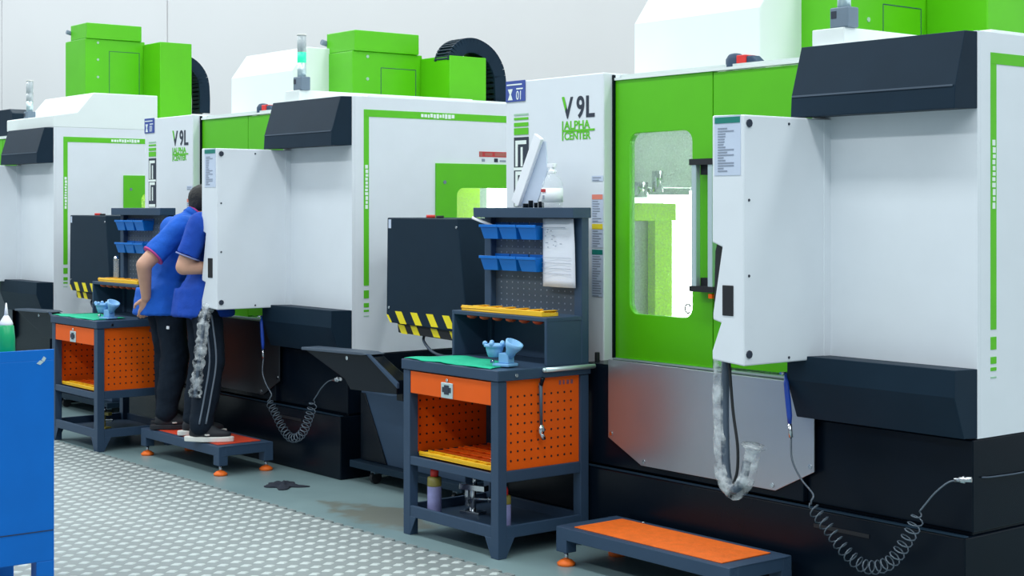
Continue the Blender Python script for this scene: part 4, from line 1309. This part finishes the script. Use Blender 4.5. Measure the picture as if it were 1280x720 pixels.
def man(root, F, joints, shirt_m, trim_m, fore_dz=0.0, stripe=False, sole=None):
    """joints in world space relative to root; F is the facing direction"""
    F = Vector((F[0], F[1], 0)).normalized()
    R = Vector((F.y, -F.x, 0))
    U = Vector((0, 0, 1))
    J = {k: Vector(v) for k, v in joints.items()}
    hip, waist, chest, neck, head = (J[k] for k in ('hip', 'waist', 'chest', 'neck', 'head'))
    q = Matrix((R, F, U)).transposed()               # local (right, forward, up) -> world
    spine = (neck - waist).normalized()
    sF = (F - spine * F.dot(spine)).normalized()
    qs = Matrix((R, sF, spine)).transposed()
    # ---- body: one continuous surface
    b = MB()
    b.ball(hip, (0.165, 0.115, 0.13), q)
    b.ball(waist, (0.145, 0.105, 0.15), qs)
    b.ball(chest, (0.165, 0.115, 0.19), qs)
    limb(b, [(neck - spine * 0.04, 0.062), (neck + (head - neck) * 0.6, 0.055)])
    b.ball(head + U * 0.02 - F * 0.012, (0.074, 0.092, 0.098), q)
    b.ball(head - U * 0.045 + F * 0.028, (0.056, 0.060, 0.068), q)
    b.cyl(head + F * 0.082 + U * 0.012, head + F * 0.104 - U * 0.022, 0.010, 0.016)          # nose
    b.ball(head + F * 0.100 - U * 0.024, 0.015)
    for s in (-1, 1):
        b.ball(head + R * s * 0.076 - F * 0.004 - U * 0.005, (0.010, 0.022, 0.032), q)        # ears
    for s, k in ((1, 'r'), (-1, 'l')):
        sh, el, wr = J['sho_' + k], J['elb_' + k], J['wri_' + k]
        limb(b, [(chest + spine * 0.12 + R * s * 0.10, 0.06), (sh, 0.060), (el, 0.050), (wr, 0.031)])
        hd = J['hand_' + k]
        dirv = hd.normalized()
        side = Vector(J['palm_' + k]).normalized()
        nrm = dirv.cross(side).normalized()
        pm = wr + dirv * 0.055
        b.ball(pm, (0.014, 0.040, 0.052), Matrix((nrm, side, dirv)).transposed())
        for i, (o_, ln) in enumerate(((-0.030, 0.060), (-0.010, 0.075), (0.010, 0.080), (0.030, 0.070))):
            p0 = wr + dirv * 0.088 + side * o_
            p1 = p0 + dirv * ln * 0.5 + nrm * 0.006
            p2 = p1 + (dirv * 0.75 + nrm * 0.65).normalized() * ln * 0.5
            limb(b, [(p0, 0.0095), (p1, 0.0088), (p2, 0.0075)])
        p0 = wr + dirv * 0.030 + side * 0.034
        p1 = p0 + (side * 0.7 + dirv * 0.7).normalized() * 0.038
        limb(b, [(p0, 0.012), (p1, 0.0105), (p1 + (dirv + nrm * 0.4).normalized() * 0.030, 0.0085)])
        limb(b, [(hip + R * s * 0.085 - U * 0.02, 0.088), (J['kne_' + k], 0.058), (J['ank_' + k], 0.042)])
        ft = Vector(J['toe_' + k]) - J['ank_' + k]
        ft.z = 0
        ft.normalize()
        b.ball(J['ank_' + k] + ft * 0.06 - U * 0.045, (0.036, 0.10, 0.03), Matrix((Vector((ft.y, -ft.x, 0)), ft, U)).transposed())
    body = b.build('body', M['skin'], root, clean=False)
    fuse(body, 0.006, 5)
    # ---- face details
    e = MB()
    for s in (-1, 1):
        e.ball(head + R * s * 0.031 + F * 0.074 + U * 0.012, (0.013, 0.010, 0.009), q, 10, 8)
    ey = e.build('eyes', M['eye'], root)
    e = MB()
    for s in (-1, 1):
        e.ball(head + R * s * 0.031 + F * 0.083 + U * 0.012, 0.005, q, 8, 6)
    e.build('pupils', M['hair'], ey)
    e = MB()
    e.ball(head + F * 0.084 - U * 0.062, (0.024, 0.008, 0.008), q, 10, 6)
    e.build('mouth', M['lip'], root)
    h = MB()
    h.ball(head + U * 0.040 - F * 0.022, (0.084, 0.094, 0.090), q)
    h.ball(head + U * 0.005 - F * 0.050, (0.074, 0.062, 0.080), q)
    for s in (-1, 1):
        h.ball(head + R * s * 0.066 + U * 0.030 - F * 0.0, (0.016, 0.045, 0.045), q)
    hr = h.build('hair', M['hair'], root, clean=False)
    fuse(hr, 0.007, 3, 0.006, 0.02)
    # ---- trousers
    p = MB()
    p.ball(hip, (0.172, 0.125, 0.12), q)
    for s, k in ((1, 'r'), (-1, 'l')):
        kn, an = J['kne_' + k], J['ank_' + k]
        limb(p, [(hip + R * s * 0.085 - U * 0.03, 0.095), (hip.lerp(kn, 0.5) + R * s * 0.05, 0.094), (kn, 0.090), (kn.lerp(an, 0.55), 0.084), (an + U * 0.02, 0.072)])
    tr = p.build('trousers', M['trousers'], root, clean=False)
    fuse(tr, 0.011, 5, 0.022, 0.10)
    if stripe:
        st = MB()
        kn, an = J['kne_r'], J['ank_r']
        h0 = hip + R * 0.175 - U * 0.05
        for dd in (-0.020, 0.020):
            pts = [h0 + F * dd, hip.lerp(kn, 0.5) + R * 0.148 + F * dd, kn + R * 0.092 + F * dd, kn.lerp(an, 0.55) + R * 0.086 + F * dd, an + R * 0.074 + U * 0.03 + F * dd]
            st.tube(smooth_path(pts, 6), 0.006, 6)
        st.build('trouser_piping', M['stripe'], root)
    else:
        MB().box(-0.018, 0.018, -0.004, 0.004, -0.010, 0.010).build('trouser_badge', M['card'], root, 0.002, loc=hip + R * 0.19 - U * 0.20 - F * 0.02)
    # ---- polo shirt
    s_ = MB()
    s_.ball(hip + U * 0.03, (0.190, 0.140, 0.13), q)
    s_.cyl(hip - U * 0.125 + F * 0.0, hip + U * 0.05, 0.204, 0.178, seg=20)
    s_.ball(waist, (0.168, 0.128, 0.17), qs)
    s_.ball(chest, (0.185, 0.130, 0.185), qs)
    s_.ball(chest + spine * 0.10, (0.170, 0.115, 0.10), qs)
    limb(s_, [(neck - spine * 0.05, 0.085), (neck + spine * 0.005, 0.070)])
    for s, k in ((1, 'r'), (-1, 'l')):
        sh, el = J['sho_' + k], J['elb_' + k]
        limb(s_, [(chest + spine * 0.10 + R * s * 0.11, 0.085), (sh, 0.080), (sh.lerp(el, 0.45), 0.074)])
        s_.cyl(sh.lerp(el, 0.40), sh.lerp(el, 0.74), 0.074, 0.076, seg=18)
    if 'drape' in J:
        s_.cyl(waist - U * 0.02, J['drape'], 0.12, 0.075, seg=18)
    so = s_.build('polo_shirt', shirt_m, root, clean=False)
    fuse(so, 0.011, 4, 0.020, 0.10)
    tm = MB()
    for k in ('r', 'l'):
        sh, el = J['sho_' + k], J['elb_' + k]
        tm.cyl(sh.lerp(el, 0.735), sh.lerp(el, 0.765), 0.078, 0.078, seg=22)
    tm.build('sleeve_trim', trim_m, so)
    cl = MB()
    nd = (head - neck).normalized()
    cl.cyl(neck + nd * 0.0, neck + nd * 0.045, 0.076, 0.066, seg=20)
    cl.build('collar', shirt_m, so)
    cl = MB()
    cl.cyl(neck + nd * 0.040, neck + nd * 0.050, 0.068, 0.066, seg=20)
    cl.build('collar_trim', trim_m, so)
    # ---- shoes
    for k in ('r', 'l'):
        an, toe = J['ank_' + k], Vector(J['toe_' + k])
        ft = toe - an
        ft.z = 0
        ft.normalize()
        sd = Vector((ft.y, -ft.x, 0))
        z0 = 0.181
        c = Vector((an.x, an.y, 0))
        m_ = MB()
        outline = []
        for a_ in [i * 2 * PI / 22 for i in range(22)]:
            xx = 0.105 + 0.155 * math.cos(a_) - 0.055
            ww = 0.047 * math.sin(a_) * (1.05 if math.cos(a_) > -0.2 else 0.85)
            outline.append(c + ft * xx + sd * ww)
        n = len(outline)
        v = [(p_.x, p_.y, z0) for p_ in outline] + [(p_.x, p_.y, z0 + 0.032) for p_ in outline]
        f = [tuple(range(n - 1, -1, -1)), tuple(range(n, 2 * n))] + [(i, (i + 1) % n, (i + 1) % n + n, i + n) for i in range(n)]
        m_.add(v, f)
        u_ = MB()
        qq = Matrix((sd, ft, U)).transposed()
        u_.ball(c + ft * 0.055 + U * (z0 + 0.045), (0.043, 0.135, 0.036), qq)
        u_.ball(c - ft * 0.01 + U * (z0 + 0.06), (0.042, 0.065, 0.055), qq)
        u_.ball(c + ft * 0.03 + U * (z0 + 0.065), (0.038, 0.08, 0.04), qq)
        up_ = u_.build('shoe', M['shoe'], root, clean=False)
        fuse(up_, 0.008, 3)
        m_.build('shoe_sole', sole or M['shoe'], up_, 0.006)
        MB().box(-0.012, 0.012, -0.012, 0.012, -0.004, 0.004).build('shoe_badge', M['sole'], up_, 0.002, loc=c + sd * 0.046 + ft * 0.05 + U * (z0 + 0.045))


def pose(base, F, d):
    """joint offsets given as (right, forward, up)"""
    F = Vector((F[0], F[1], 0)).normalized()
    R = Vector((F.y, -F.x, 0))
    out = {}
    for k, (r, f_, u) in d.items():
        out[k] = R * r + F * f_ + Vector((0, 0, u))
    return out


# man bending forward, right hand resting behind his hip
FA = (0.22, 0.975)
mA = thing('person', 'man in blue polo bending forward on the step, bare arm behind his hip', 'person', (-9.27, 4.56, 0.0), group=None)
man(mA, FA, pose(mA, FA, {
    'hip': (0, -0.02, 1.04), 'waist': (0, 0.015, 1.20), 'chest': (0, 0.08, 1.38), 'neck': (0, 0.165, 1.54), 'head': (0.0, 0.255, 1.632),
    'sho_r': (0.20, 0.04, 1.48), 'elb_r': (0.225, -0.20, 1.245), 'wri_r': (0.13, -0.165, 1.035),
    'hand_r': (-0.35, -0.05, -0.94), 'palm_r': (0.0, -1, 0.1),
    'sho_l': (-0.20, 0.08, 1.47), 'elb_l': (-0.24, 0.12, 1.18), 'wri_l': (-0.18, 0.30, 0.99),
    'hand_l': (0.1, 0.5, -0.85), 'palm_l': (-0.6, 0.7, 0.3),
    'kne_r': (0.105, 0.03, 0.66), 'ank_r': (0.11, -0.03, 0.27), 'toe_r': (0.16, 0.20, 0.20),
    'kne_l': (-0.10, 0.03, 0.66), 'ank_l': (-0.10, 0.02, 0.27), 'toe_l': (-0.10, 0.24, 0.20)}), M['shirtA'], M['trim'])

FB = (0.34, 0.94)
mB = thing('person', 'man in deep blue polo and piped trousers reading the control pendant, white-soled shoes', 'person', (-8.82, 4.62, 0.0))
man(mB, FB, pose(mB, FB, {
    'hip': (0, -0.03, 1.05), 'waist': (-0.01, 0.0, 1.21), 'chest': (-0.03, 0.03, 1.40), 'neck': (-0.05, 0.09, 1.575), 'head': (-0.05, 0.18, 1.68),
    'sho_r': (0.16, -0.07, 1.50), 'elb_r': (0.15, -0.17, 1.24), 'wri_r': (0.145, 0.06, 1.225),
    'hand_r': (0.0, 1.0, -0.05), 'palm_r': (-1, 0, 0.2),
    'sho_l': (-0.22, 0.10, 1.50), 'elb_l': (-0.25, 0.16, 1.21), 'wri_l': (-0.10, 0.32, 1.10),
    'hand_l': (0.5, 0.8, -0.1), 'palm_l': (0.6, -0.4, 0.4),
    'kne_r': (0.20, -0.01, 0.66), 'ank_r': (0.315, -0.085, 0.265), 'toe_r': (0.43, 0.20, 0.20),
    'kne_l': (-0.05, -0.02, 0.66), 'ank_l': (0.03, -0.09, 0.27), 'toe_l': (0.04, 0.2, 0.20),
    'drape': (0.12, -0.05, 0.90)}), M['shirtB'], M['trim2'], stripe=True, sole=M['sole'])
